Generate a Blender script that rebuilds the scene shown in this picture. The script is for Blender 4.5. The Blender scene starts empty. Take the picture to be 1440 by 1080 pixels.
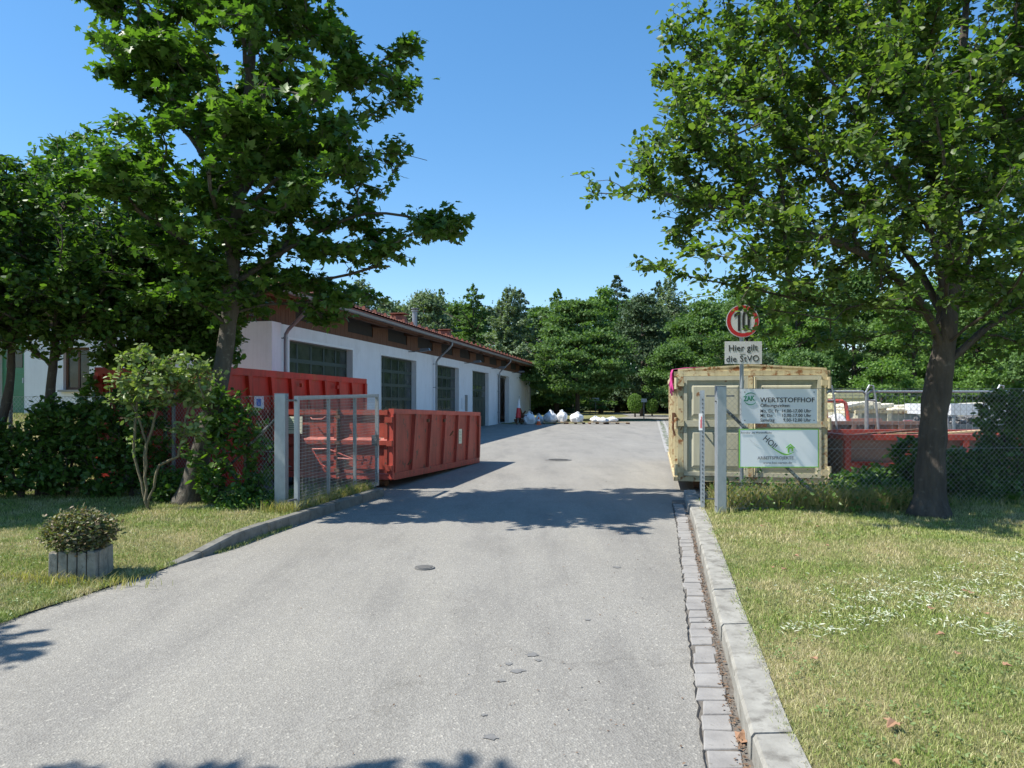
import bpy, bmesh, math, random
import numpy as np
from mathutils import Vector, Matrix
R = math.radians
C = bpy.context.scene.collection
random.seed(4)
CAMH = 1.6
def W(px, py, Y):
    return ((px-720)/1000*Y, Y, CAMH-(py-563)/1000*Y)
def G(px, py, z=0.0):
    Y = (CAMH-z)*1000/(py-563); return ((px-720)/1000*Y, Y, z)

# ------------------------------------------------------------------ materials
def nmat(name):
    m = bpy.data.materials.new(name); m.use_nodes = True
    nt = m.node_tree; b = nt.nodes['Principled BSDF']
    return m, nt, b
def col4(c): return (c[0], c[1], c[2], 1)
def ramp(nt, fac, stops):
    r = nt.nodes.new('ShaderNodeValToRGB'); e = r.color_ramp.elements
    e[0].position = stops[0][0]; e[0].color = col4(stops[0][1])
    e[1].position = stops[-1][0]; e[1].color = col4(stops[-1][1])
    for p, c in stops[1:-1]:
        k = e.new(p); k.color = col4(c)
    nt.links.new(fac, r.inputs[0]); return r.outputs[0]
def noise(nt, scale, detail=4, rough=.55, vec=None, stretch=None):
    n = nt.nodes.new('ShaderNodeTexNoise'); n.inputs['Scale'].default_value = scale
    n.inputs['Detail'].default_value = detail; n.inputs['Roughness'].default_value = rough
    if vec is None:
        tc = nt.nodes.new('ShaderNodeTexCoord'); vec = tc.outputs['Object']
    if stretch:
        mp = nt.nodes.new('ShaderNodeMapping'); mp.inputs['Scale'].default_value = stretch
        nt.links.new(vec, mp.inputs[0]); vec = mp.outputs[0]
    nt.links.new(vec, n.inputs['Vector']); return n.outputs['Fac']
def mixc(nt, fac, a, b, mode='MIX'):
    n = nt.nodes.new('ShaderNodeMix'); n.data_type = 'RGBA'; n.blend_type = mode
    for sock, v in ((n.inputs[0], fac), (n.inputs[6], a), (n.inputs[7], b)):
        if isinstance(v, (int, float)): sock.default_value = v
        elif isinstance(v, tuple): sock.default_value = col4(v)
        else: nt.links.new(v, sock)
    return n.outputs[2]
def bump(nt, b, h, strength=.3, dist=.01):
    n = nt.nodes.new('ShaderNodeBump'); n.inputs['Strength'].default_value = strength
    n.inputs['Distance'].default_value = dist
    nt.links.new(h, n.inputs['Height']); nt.links.new(n.outputs[0], b.inputs['Normal'])
def simple(name, c, c2=None, scale=6, rough=.6, metal=0, bmp=0, stain=None, stain_at=(.58, .68), stain_scale=5, stretch=None, spec=.5, streak=0):
    """base colour varied to c2 by noise; optional stain/rust colour in patches"""
    m, nt, b = nmat(name)
    c2 = c2 or tuple(v*.82 for v in c)
    f = noise(nt, scale, 6, .6, stretch=stretch)
    out = ramp(nt, f, [(.3, c), (.7, c2)])
    if stain:
        f2 = noise(nt, stain_scale, 10, .68)
        k = ramp(nt, f2, [(stain_at[0], (0, 0, 0)), (stain_at[1], (1, 1, 1))])
        out = mixc(nt, k, out, stain)
    if streak:
        f3 = noise(nt, 3.2, 8, .65, stretch=(2.6, 2.6, .22)); f4 = noise(nt, 1.3, 8, .7)
        out = mixc(nt, streak, out, ramp(nt, f3, [(.30, (.55, .53, .50)), (.5, (1, 1, 1)), (.72, (1.22, 1.2, 1.18))]), 'MULTIPLY')
        out = mixc(nt, streak, out, ramp(nt, f4, [(.34, (.70, .68, .66)), (.55, (1, 1, 1)), (.7, (1.15, 1.15, 1.15))]), 'MULTIPLY')
    nt.links.new(out, b.inputs['Base Color'])
    b.inputs['Roughness'].default_value = rough; b.inputs['Metallic'].default_value = metal
    b.inputs['Specular IOR Level'].default_value = spec
    if bmp: bump(nt, b, noise(nt, scale*(2.2 if 'bark' in name else 6), 8, .65, stretch=stretch), bmp, .06 if 'bark' in name else .01)
    return m
def leafmat(name, cols, trans=.35, rough=.45, spec=.35, tcol=None):
    m, nt, b = nmat(name)
    g = nt.nodes.new('ShaderNodeNewGeometry')
    n = len(cols); out = ramp(nt, g.outputs['Random Per Island'], [(i/(n-1), c) for i, c in enumerate(cols)])
    nt.links.new(out, b.inputs['Base Color'])
    b.inputs['Roughness'].default_value = rough; b.inputs['Specular IOR Level'].default_value = spec
    t = nt.nodes.new('ShaderNodeBsdfTranslucent'); hue = mixc(nt, 1.0, out, tcol or (1.5, 1.75, .5), 'MULTIPLY')
    nt.links.new(hue, t.inputs[0])
    mx = nt.nodes.new('ShaderNodeMixShader'); mx.inputs[0].default_value = trans
    nt.links.new(b.outputs[0], mx.inputs[1]); nt.links.new(t.outputs[0], mx.inputs[2])
    nt.links.new(mx.outputs[0], nt.nodes['Material Output'].inputs[0])
    return m
M = {}
M['steel'] = simple('galvanised_steel', (.40, .43, .45), (.31, .34, .36), 14, .5, .55, stretch=(1, 1, .5))
M['steel_dark'] = simple('dark_galvanised_steel', (.17, .185, .195), (.12, .13, .14), 14, .5, .5)
M['wire'] = simple('galvanised_wire', (.42, .43, .43), (.27, .27, .26), 9, .5, .5)
M['red'] = simple('bright_red_paint', (.50, .038, .020), (.40, .028, .018), 1.5, .42, 0, .03, stain=(.42, .10, .03), stain_at=(.57, .68), stain_scale=2.2, streak=.75)
M['red_old'] = simple('faded_red_paint', (.41, .070, .042), (.34, .055, .036), 1.7, .55, 0, .05, stain=(.13, .055, .035), stain_at=(.575, .62), stain_scale=6, streak=.8)
M['red_top'] = simple('faded_red_rail_paint', (.55, .095, .065), (.44, .07, .05), 3, .5, streak=.5)
M['pinkbrown'] = simple('faded_brown_paint', (.37, .23, .18), (.30, .17, .13), 2, .6, stain=(.18, .07, .035), stain_at=(.6, .72))
M['cream'] = simple('cream_container_paint', (.50, .475, .355), (.44, .42, .31), 1.6, .6, 0, .04, stain=(.24, .12, .05), stain_at=(.64, .69), stain_scale=5, streak=.32)
M['cream_rust'] = simple('rusty_cream_frame_paint', (.58, .52, .33), (.50, .42, .25), 2.5, .65, 0, .08, stain=(.26, .11, .035), stain_at=(.52, .61), stain_scale=8, streak=.6)
M['rust'] = simple('rusty_iron', (.17, .075, .035), (.09, .045, .025), 9, .85, 0, .2)
M['black'] = simple('black_rubber', (.02, .02, .02), (.035, .033, .03), 9, .7)
M['magenta'] = simple('magenta_sheet', (.62, .05, .26), (.5, .04, .2), 4, .5)
M['white_wall'] = simple('white_render', (.74, .745, .76), (.70, .70, .715), 1.2, .9, 0, .08, stain=(.60, .60, .58), stain_at=(.56, .75), stain_scale=.8, streak=.16)
M['wood'] = simple('brown_boards', (.17, .078, .042), (.085, .04, .024), 5, .8, 0, .2, stretch=(9, 9, .5))
M['wood_dark'] = simple('dark_beam_wood', (.12, .058, .032), (.08, .038, .022), 5, .8, 0, .2)
M['tile'] = simple('red_roof_tile', (.27, .095, .055), (.16, .06, .04), 3, .8, 0, .25, stain=(.14, .07, .05), stain_at=(.55, .75))
M['zinc'] = simple('grey_zinc', (.30, .315, .33), (.22, .235, .25), 3, .45, .5)
M['green_frame'] = simple('green_door_paint', (.036, .056, .045), (.03, .048, .038), 4, .5)
M['green_bright'] = simple('bright_green_door_paint', (.06, .22, .11), (.05, .17, .085), 4, .5)
M['dark_in'] = simple('shade_and_crack_black', (.02, .02, .021), (.03, .028, .026), 3, .9)  # near-black: shade of bay and loft put into the colour; gutter crack too
M['bark_maple'] = simple('grey_maple_bark', (.12, .104, .082), (.06, .053, .042), 7, .95, 0, .8, stain=(.21, .205, .165), stain_at=(.58, .7), stain_scale=9, stretch=(1, 1, .35))
M['bark_dark'] = simple('dark_rough_bark', (.12, .097, .078), (.055, .044, .036), 8, .95, 0, 1.0, stain=(.16, .145, .12), stain_at=(.58, .7), stain_scale=11, stretch=(1, 1, .25))
M['bark_twig'] = simple('pale_shrub_bark', (.19, .165, .095), (.10, .085, .05), 9, .9, 0, .4)
M['bark_bg'] = simple('brown_bark', (.09, .07, .055), (.06, .048, .038), 3, .95)
M['concrete'] = simple('weathered_concrete', (.37, .36, .335), (.25, .24, .22), 5, .92, 0, .35, stain=(.16, .155, .13), stain_at=(.56, .72), stain_scale=9)
M['concrete_l'] = simple('mossy_concrete', (.20, .193, .17), (.115, .11, .095), 6, .92, 0, .4, stain=(.09, .09, .065), stain_at=(.52, .68), stain_scale=11)
M['planter'] = simple('mottled_planter_concrete', (.36, .33, .28), (.20, .185, .155), 12, .95, 0, .5, stain=(.10, .09, .07), stain_at=(.55, .68), stain_scale=16)
M['cover'] = simple('dull_iron_cover', (.17, .165, .155), (.13, .126, .118), 25, .85)
M['kerb'] = simple('kerb_concrete', (.34, .328, .29), (.215, .205, .18), 7, .92, 0, .35, stain=(.15, .14, .12), stain_at=(.50, .66), stain_scale=9)
M['sett'] = simple('gutter_stone', (.30, .288, .272), (.21, .20, .19), 6, .9, 0, .35, stain=(.14, .13, .11), stain_at=(.6, .7), stain_scale=14)
M['dirt'] = simple('dark_dirt', (.13, .095, .065), (.055, .042, .03), 30, .95, 0, .6)
M['moss'] = simple('mossy_joint', (.10, .15, .06), (.2, .2, .15), 5, .95)
M['white'] = simple('white_enamel', (.80, .80, .80), (.76, .76, .77), 5, .35)
M['board_grey'] = simple('light_grey_board', (.66, .69, .72), (.62, .65, .69), 3, .4)
M['board_white'] = simple('white_board', (.84, .85, .85), (.80, .81, .82), 3, .4)
M['ink'] = simple('black_lettering', (.03, .03, .035), (.04, .04, .04), 5, .5)
M['ink_grey'] = simple('grey_lettering', (.22, .23, .25), (.26, .27, .29), 5, .5)
M['sign_red'] = simple('sign_red', (.66, .035, .045), (.6, .03, .04), 5, .35)
M['logo_green'] = simple('dark_green_logo', (.01, .20, .10), (.01, .17, .09), 5, .4)
M['lime'] = simple('lime_green_print', (.20, .55, .05), (.18, .5, .045), 5, .4)
M['fabric'] = simple('white_woven_bag', (.75, .75, .74), (.58, .59, .60), 6, .8, 0, .4)
M['paper'] = simple('yellowed_paper', (.72, .72, .55), (.6, .62, .5), 30, .6)
M['bluepaint'] = simple('blue_print', (.04, .17, .55), None, 5, .5)
M['orange'] = simple('orange_plastic', (.75, .13, .03), None, 5, .5)
M['wood_new'] = simple('pale_timber', (.55, .42, .25), (.42, .31, .18), 4, .8)
M['foam'] = simple('yellowish_white_foam', (.78, .73, .58), (.70, .64, .50), 2, .8)
M['olive'] = simple('beige_plastic_shell', (.45, .43, .25), (.38, .37, .21), 2, .6)
M['litter'] = simple('leaf_litter', (.20, .125, .075), (.10, .065, .045), 20, .9)
M['bedding'] = simple('gritty_joint', (.17, .155, .135), (.10, .085, .07), 25, .95, 0, .6)
M['dry_leaf'] = simple('dry_leaf', (.36, .21, .12), (.24, .13, .075), 20, .8)
M['scrap'] = simple('mixed_grey_rubble', (.30, .30, .30), (.05, .05, .055), 9, .9)

def glassmat():
    m, nt, b = nmat('dark_door_glass')
    f = noise(nt, 2.2, 3, .5)
    nt.links.new(ramp(nt, f, [(.35, (.026, .034, .030)), (.6, (.06, .07, .063))]), b.inputs['Base Color'])
    b.inputs['Roughness'].default_value = .12; b.inputs['Specular IOR Level'].default_value = .3
    bump(nt, b, noise(nt, 1.6, 2), .25, .03)
    return m
M['glass'] = glassmat()

def asphaltmat():
    m, nt, b = nmat('worn_asphalt')
    f = noise(nt, .55, 5, .6)
    base = ramp(nt, f, [(.3, (.238, .227, .205)), (.7, (.274, .262, .238))])
    v = nt.nodes.new('ShaderNodeTexVoronoi'); v.inputs['Scale'].default_value = 95
    tc = nt.nodes.new('ShaderNodeTexCoord'); nt.links.new(tc.outputs['Object'], v.inputs['Vector'])
    sp = ramp(nt, v.outputs['Color'], [(.0, (.70, .69, .68)), (.55, (.96, .96, .955)), (.82, (1.10, 1.10, 1.09)), (.92, (1.65, 1.64, 1.58))])
    c = mixc(nt, .8, base, sp, 'MULTIPLY')
    f3 = noise(nt, 260, 3, .7)
    c = mixc(nt, .6, c, ramp(nt, f3, [(.33, (.60, .60, .60)), (.66, (1.3, 1.3, 1.3))]), 'MULTIPLY')
    f4 = noise(nt, 1.1, 8, .7, stretch=(1.6, .35, 1))
    c = mixc(nt, .75, c, ramp(nt, f4, [(.36, (.80, .80, .81)), (.5, (1, 1, 1)), (.66, (1.07, 1.065, 1.05))]), 'MULTIPLY')
    f5 = noise(nt, .75, 5, .6, stretch=(1.7, .12, 1))
    c = mixc(nt, .8, c, ramp(nt, f5, [(.38, (.93, .93, .93)), (.52, (1, 1, 1)), (.64, (1.05, 1.048, 1.035))]), 'MULTIPLY')
    # cracks
    v2 = nt.nodes.new('ShaderNodeTexVoronoi'); v2.feature = 'DISTANCE_TO_EDGE'; v2.inputs['Scale'].default_value = .33
    mp = nt.nodes.new('ShaderNodeMapping'); mp.inputs['Scale'].default_value = (1, .45, 1)
    nz = nt.nodes.new('ShaderNodeTexNoise'); nz.inputs['Scale'].default_value = 2.5; nz.inputs['Detail'].default_value = 8
    nt.links.new(tc.outputs['Object'], nz.inputs['Vector'])
    ad = nt.nodes.new('ShaderNodeVectorMath'); ad.operation = 'MULTIPLY_ADD'
    nt.links.new(nz.outputs['Color'], ad.inputs[0]); ad.inputs[1].default_value = (.9, .9, 0)
    nt.links.new(tc.outputs['Object'], ad.inputs[2]); nt.links.new(ad.outputs[0], mp.inputs[0]); nt.links.new(mp.outputs[0], v2.inputs['Vector'])
    cr = ramp(nt, v2.outputs['Distance'], [(0, (.72, .71, .70)), (.0035, (1, 1, 1))])
    c = mixc(nt, .55, c, cr, 'MULTIPLY')
    nt.links.new(c, b.inputs['Base Color']); b.inputs['Roughness'].default_value = .85
    b.inputs['Specular IOR Level'].default_value = .3
    bump(nt, b, v.outputs['Distance'], .6, .006)
    return m
M['asphalt'] = asphaltmat()
def groundmat():
    m, nt, b = nmat('grass_soil')
    f = noise(nt, .9, 6, .65); f2 = noise(nt, 40, 6, .7)
    c = ramp(nt, f, [(.36, (.13, .15, .045)), (.5, (.19, .185, .07)), (.66, (.30, .25, .13))])
    c = mixc(nt, .8, c, ramp(nt, f2, [(.3, (.45, .45, .4)), (.7, (1.35, 1.35, 1.25))]), 'MULTIPLY')
    nt.links.new(c, b.inputs['Base Color']); b.inputs['Roughness'].default_value = .95
    bump(nt, b, f2, .8, .03); return m
M['soil'] = groundmat()
def grassmat():
    m, nt, b = nmat('lawn_grass_blades')
    g = nt.nodes.new('ShaderNodeNewGeometry')
    rnd = g.outputs['Random Per Island']
    green = ramp(nt, rnd, [(0, (.14, .215, .04)), (.45, (.215, .31, .06)), (.8, (.32, .39, .10)), (1, (.50, .50, .18))])
    dry = ramp(nt, rnd, [(0, (.31, .31, .11)), (.4, (.50, .44, .21)), (.75, (.64, .54, .33)), (1, (.76, .67, .47))])
    f = noise(nt, 1.9, 8, .72)
    k = ramp(nt, f, [(.44, (0.04, 0.04, 0.04)), (.62, (.92, .92, .92))])
    c = mixc(nt, k, green, dry)
    nt.links.new(c, b.inputs['Base Color']); b.inputs['Roughness'].default_value = .5; b.inputs['Specular IOR Level'].default_value = .3
    t = nt.nodes.new('ShaderNodeBsdfTranslucent'); nt.links.new(c, t.inputs[0])
    mx = nt.nodes.new('ShaderNodeMixShader'); mx.inputs[0].default_value = .3
    nt.links.new(b.outputs[0], mx.inputs[1]); nt.links.new(t.outputs[0], mx.inputs[2])
    nt.links.new(mx.outputs[0], nt.nodes['Material Output'].inputs[0]); return m
M['grass'] = grassmat()
M['grass_white'] = leafmat('glinting_cut_grass', [(.40, .43, .31), (.55, .56, .45), (.24, .32, .15)], .15, .5)  # whitish grass pieces, their glint put into the colour
M['grass_dry'] = leafmat('dry_long_grass', [(.16, .2, .05), (.36, .31, .14), (.47, .38, .2), (.2, .24, .07)], .3, .6)
M['l_maple'] = leafmat('maple_leaves', [(.05, .105, .020), (.07, .145, .028), (.125, .215, .045), (.06, .12, .024), (.09, .17, .035)], .38, .47, .4, (1.5, 1.75, .5))
M['l_right'] = leafmat('oval_tree_leaves', [(.055, .105, .024), (.075, .135, .032), (.105, .17, .042), (.16, .215, .075), (.065, .115, .028), (.125, .185, .05)], .45, .47, .45, (1.6, 1.8, .5))
M['l_dark'] = leafmat('dark_tree_leaves', [(.05, .105, .022), (.07, .14, .028), (.105, .185, .04), (.055, .115, .024)], .32, .42, .4)
M['l_shrub'] = leafmat('shrub_leaves', [(.05, .11, .02), (.08, .16, .03), (.12, .21, .045), (.07, .13, .03)], .35, .4, .4)
M['l_pale'] = leafmat('pale_shrub_leaves', [(.12, .18, .06), (.18, .25, .09), (.25, .31, .13), (.14, .2, .07)], .3, .45, .4)
M['l_planter'] = leafmat('planter_leaves', [(.10, .13, .05), (.15, .17, .075), (.22, .15, .10), (.13, .18, .07)], .2, .5)
M['l_bg'] = [leafmat('far_leaves_a', [(.075, .135, .045), (.10, .175, .055), (.13, .21, .07)], .3, .6, .2),
             leafmat('far_leaves_b', [(.12, .17, .10), (.15, .205, .12), (.19, .24, .145)], .25, .6, .25),
             leafmat('far_needles_c', [(.055, .09, .048), (.07, .11, .058), (.09, .135, .065)], .15, .6, .2),
             leafmat('far_leaves_d', [(.09, .165, .042), (.12, .21, .05), (.165, .265, .07)], .35, .6, .2)]

# ------------------------------------------------------------------ mesh building
SPLIT = {'stile', 'rail', 'hinge', 'top_rail', 'bottom_rail', 'gable_cladding', 'switch_box', 'net_hook', 'bolt', 'clamp', 'screw', 'latch', 'verge_board', 'side_rail', 'support_bracket'}
class MB:
    def __init__(s): s.v = []; s.f = []
    def add(s, vs, fs):
        b = len(s.v); s.v += [tuple(v) for v in vs]; s.f += [tuple(b+i for i in f) for f in fs]; return s
    def box(s, x0, x1, y0, y1, z0, z1):
        return s.hexa([(x0,y0,z0),(x1,y0,z0),(x1,y1,z0),(x0,y1,z0),(x0,y0,z1),(x1,y0,z1),(x1,y1,z1),(x0,y1,z1)])
    def hexa(s, p):
        return s.add(p, [(3,2,1,0),(4,5,6,7),(0,1,5,4),(1,2,6,5),(2,3,7,6),(3,0,4,7)])
    def bar(s, a, b, w, h=None, up=(0,0,1)):
        """rectangular bar from a to b"""
        h = h or w; a = Vector(a); b = Vector(b); d = (b-a).normalized(); u = Vector(up)
        if abs(d.dot(u)) > .98: u = Vector((0,1,0))
        x = d.cross(u).normalized(); y = x.cross(d).normalized()
        q = [(-w/2,-h/2),(w/2,-h/2),(w/2,h/2),(-w/2,h/2)]
        p = [a+x*i+y*j for i,j in q]+[b+x*i+y*j for i,j in q]
        return s.add(p, [(3,2,1,0),(4,5,6,7),(0,1,5,4),(1,2,6,5),(2,3,7,6),(3,0,4,7)])
    def tube(s, pts, r, n=8, cap=True):
        pts = [Vector(p) for p in pts]; rs = r if isinstance(r, (list, tuple)) else [r]*len(pts)
        base = len(s.v); prev = None
        for i, p in enumerate(pts):
            d = (pts[min(i+1, len(pts)-1)]-pts[max(i-1, 0)]).normalized()
            if prev is None:
                prev = d.orthogonal().normalized()
            x = (prev-d*prev.dot(d))
            x = x.normalized() if x.length > 1e-5 else d.orthogonal().normalized()
            prev = x; y = d.cross(x)
            for k in range(n):
                a = 2*math.pi*k/n; s.v.append(tuple(p+(x*math.cos(a)+y*math.sin(a))*rs[i]))
        for i in range(len(pts)-1):
            for k in range(n):
                a = base+i*n+k; b = base+i*n+(k+1)%n; s.f.append((a, b, b+n, a+n))
        if cap:
            s.f.append(tuple(base+k for k in range(n))[::-1]); s.f.append(tuple(base+(len(pts)-1)*n+k for k in range(n)))
        return s
    def disc(s, c, r, th, n=40, axis='y'):
        """thin disc facing -y"""
        c = Vector(c); v = []
        for dy in (0, th):
            for k in range(n):
                a = 2*math.pi*k/n
                o = (math.cos(a)*r, dy, math.sin(a)*r) if axis == 'y' else (math.cos(a)*r, math.sin(a)*r, -dy)
                v.append(c+Vector(o))
        f = [tuple(range(n)), tuple(range(2*n-1, n-1, -1))]+[(k, n+k, n+(k+1) % n, (k+1) % n) for k in range(n)]
        return s.add(v, f)
    def prism(s, poly, y0, y1):
        """polygon in xz extruded in y"""
        n = len(poly); v = [(x, y0, z) for x, z in poly]+[(x, y1, z) for x, z in poly]
        return s.add(v, [tuple(range(n)), tuple(range(2*n-1, n-1, -1))]+[(k, n+k, n+(k+1) % n, (k+1) % n) for k in range(n)])
    def groups(s):
        par = list(range(len(s.v)))
        def fd(a):
            while par[a] != a: par[a] = par[par[a]]; a = par[a]
            return a
        for f in s.f:
            for i in f[1:]: par[fd(i)] = fd(f[0])
        g = {}
        for i in range(len(s.v)): g.setdefault(fd(i), []).append(i)
        G_ = []
        for ids in g.values():
            lo = [min(s.v[i][k] for i in ids)-.012 for k in range(3)]; hi = [max(s.v[i][k] for i in ids)+.012 for k in range(3)]; G_.append([lo, hi, set(ids)])
        ch = True
        while ch:
            ch = False
            for i in range(len(G_)):
                for j in range(len(G_)-1, i, -1):
                    a, b = G_[i], G_[j]
                    if all(a[0][k] <= b[1][k] and b[0][k] <= a[1][k] for k in range(3)):
                        a[0] = [min(p, q) for p, q in zip(a[0], b[0])]; a[1] = [max(p, q) for p, q in zip(a[1], b[1])]; a[2] |= b[2]; G_.pop(j); ch = True
        return [q[2] for q in G_]
    def build(s, name, mat, parent=None, smooth=False, bevel=0, fix=True):
        if name in SPLIT and parent is not None:
            gs = s.groups()
            if len(gs) > 1:
                o = None
                for g in gs:
                    t = MB(); ix = {v: k for k, v in enumerate(sorted(g))}; t.v = [s.v[v] for v in sorted(g)]
                    t.f = [tuple(ix[i] for i in f) for f in s.f if f[0] in g]; q = t._build(name, mat, parent, smooth, bevel, fix); o = o or q
                return o
        return s._build(name, mat, parent, smooth, bevel, fix)
    def _build(s, name, mat, parent=None, smooth=False, bevel=0, fix=True):
        me = bpy.data.meshes.new(name); me.from_pydata(s.v, [], s.f)
        if fix:
            bm = bmesh.new(); bm.from_mesh(me); bmesh.ops.recalc_face_normals(bm, faces=bm.faces); bm.to_mesh(me); bm.free()
        me.materials.append(M[mat] if isinstance(mat, str) else mat)
        o = bpy.data.objects.new(name, me); C.objects.link(o)
        if smooth: me.shade_smooth()
        if parent: o.parent = parent
        if bevel:
            m = o.modifiers.new('b', 'BEVEL'); m.width = bevel; m.segments = 2; m.limit_method = 'ANGLE'
        return o
def tag(o, label=None, cat=None, group=None, kind=None):
    if label: o['label'] = label
    if cat: o['category'] = cat
    if group: o['group'] = group
    if kind: o['kind'] = kind
    return o
def empty(name, loc, rz, label, cat, group=None):
    o = bpy.data.objects.new(name, None); C.objects.link(o); o.location = loc; o.rotation_euler = (0,0,rz)
    o.empty_display_size = .1
    return tag(o, label, cat, group)
def copy_tree(o, parent=None):
    c = o.copy(); C.objects.link(c); c.parent = parent
    for ch in list(o.children): copy_tree(ch, c)
    return c
def poly_mesh(name, V, faces_n, F, mat, parent=None, smooth=False):
    """V (n,3) array, F flat loop index array, faces_n loop count per face array"""
    me = bpy.data.meshes.new(name)
    me.vertices.add(len(V)); me.vertices.foreach_set('co', np.asarray(V, dtype=np.float32).ravel())
    me.loops.add(len(F)); me.loops.foreach_set('vertex_index', np.asarray(F, dtype=np.int32))
    st = np.concatenate([[0], np.cumsum(faces_n)[:-1]]).astype(np.int32)
    me.polygons.add(len(faces_n)); me.polygons.foreach_set('loop_start', st)
    try: me.polygons.foreach_set('loop_total', np.asarray(faces_n, dtype=np.int32))
    except Exception: pass
    me.update(calc_edges=True); me.validate()
    me.materials.append(M[mat] if isinstance(mat, str) else mat)
    if smooth: me.shade_smooth()
    o = bpy.data.objects.new(name, me); C.objects.link(o)
    if parent: o.parent = parent
    return o
def text_mesh(name, txt, size, loc, rot, mat, parent, offset=0.0, align='LEFT', sx=1.0, space=1.0):
    """lettering as a mesh, local: text in xz plane facing -y; loc/rot baked into the object transform"""
    cu = bpy.data.curves.new(name, 'FONT'); cu.body = txt; cu.size = size; cu.align_x = align
    cu.extrude = .0012; cu.offset = offset; cu.space_character = space; cu.resolution_u = 3
    t = bpy.data.objects.new('tmp', cu); C.objects.link(t)
    dg = bpy.context.evaluated_depsgraph_get()
    me = bpy.data.meshes.new_from_object(t.evaluated_get(dg))
    bpy.data.objects.remove(t); me.name = name; me.materials.clear(); me.materials.append(M[mat])
    o = bpy.data.objects.new(name, me); C.objects.link(o); o.parent = parent
    o.matrix_local = Matrix.Translation(loc) @ Matrix.Rotation(-rot, 4, 'Y') @ Matrix.Rotation(math.pi/2, 4, 'X') @ Matrix.Diagonal((sx, 1, 1, 1))
    return o

# ------------------------------------------------------------------ foliage tools
OVAL_V = np.array([(0,0,0),(.27,.30,.06),(.24,.68,.06),(0,1,0),(-.24,.68,.06),(-.27,.30,.06)], float)
OVAL_F = [(0,1,2,3),(0,3,4,5)]
MAPLE_V = np.array([(0,0,0),(.16,-.06,.02),(.50,.10,.05),(.30,.24,.03),(.58,.58,.06),(.26,.52,.03),(.20,.70,.02),(0,1.0,-.04),
                    (-.20,.70,.02),(-.26,.52,.03),(-.58,.58,.06),(-.30,.24,.03),(-.50,.10,.05),(-.16,-.06,.02)], float)
MAPLE_F = [(0,1,2,3,4,5,6,7),(0,7,8,9,10,11,12,13)]
QUAD_V = np.array([(-.5,0,0),(.5,0,.1),(.38,1,0),(-.38,.9,.12)], float); QUAD_F = [(0,1,2,3)]
CLUMP_V = np.array([(0,0,0),(.45,.15,.1),(.28,.45,0),(.5,.8,.12),(.1,.7,0),(-.1,1.05,.08),(-.25,.65,0),(-.55,.75,.1),(-.3,.4,0),(-.45,.1,.1)], float)
CLUMP_F = [tuple(range(10))]
def unit(a): return a/np.maximum(np.linalg.norm(a, axis=-1, keepdims=True), 1e-9)
def leaves(P, D, N, S, tv, tf):
    """P base points, D direction of leaf axis, N approx normal, S size -> arrays"""
    n = len(P); D = unit(D); X = unit(np.cross(D, N)); Z = np.cross(X, D)
    V = P[:,None,:] + S[:,None,None]*(tv[None,:,0,None]*X[:,None,:]+tv[None,:,1,None]*D[:,None,:]+tv[None,:,2,None]*Z[:,None,:])
    k = len(tv); V = V.reshape(-1, 3)
    idx = []; cnt = []
    fl = np.concatenate([np.array(f) for f in tf])
    F = (np.arange(n)[:,None]*k+fl[None,:]).ravel(); cnt = np.tile([len(f) for f in tf], n)
    return V, cnt, F
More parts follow.
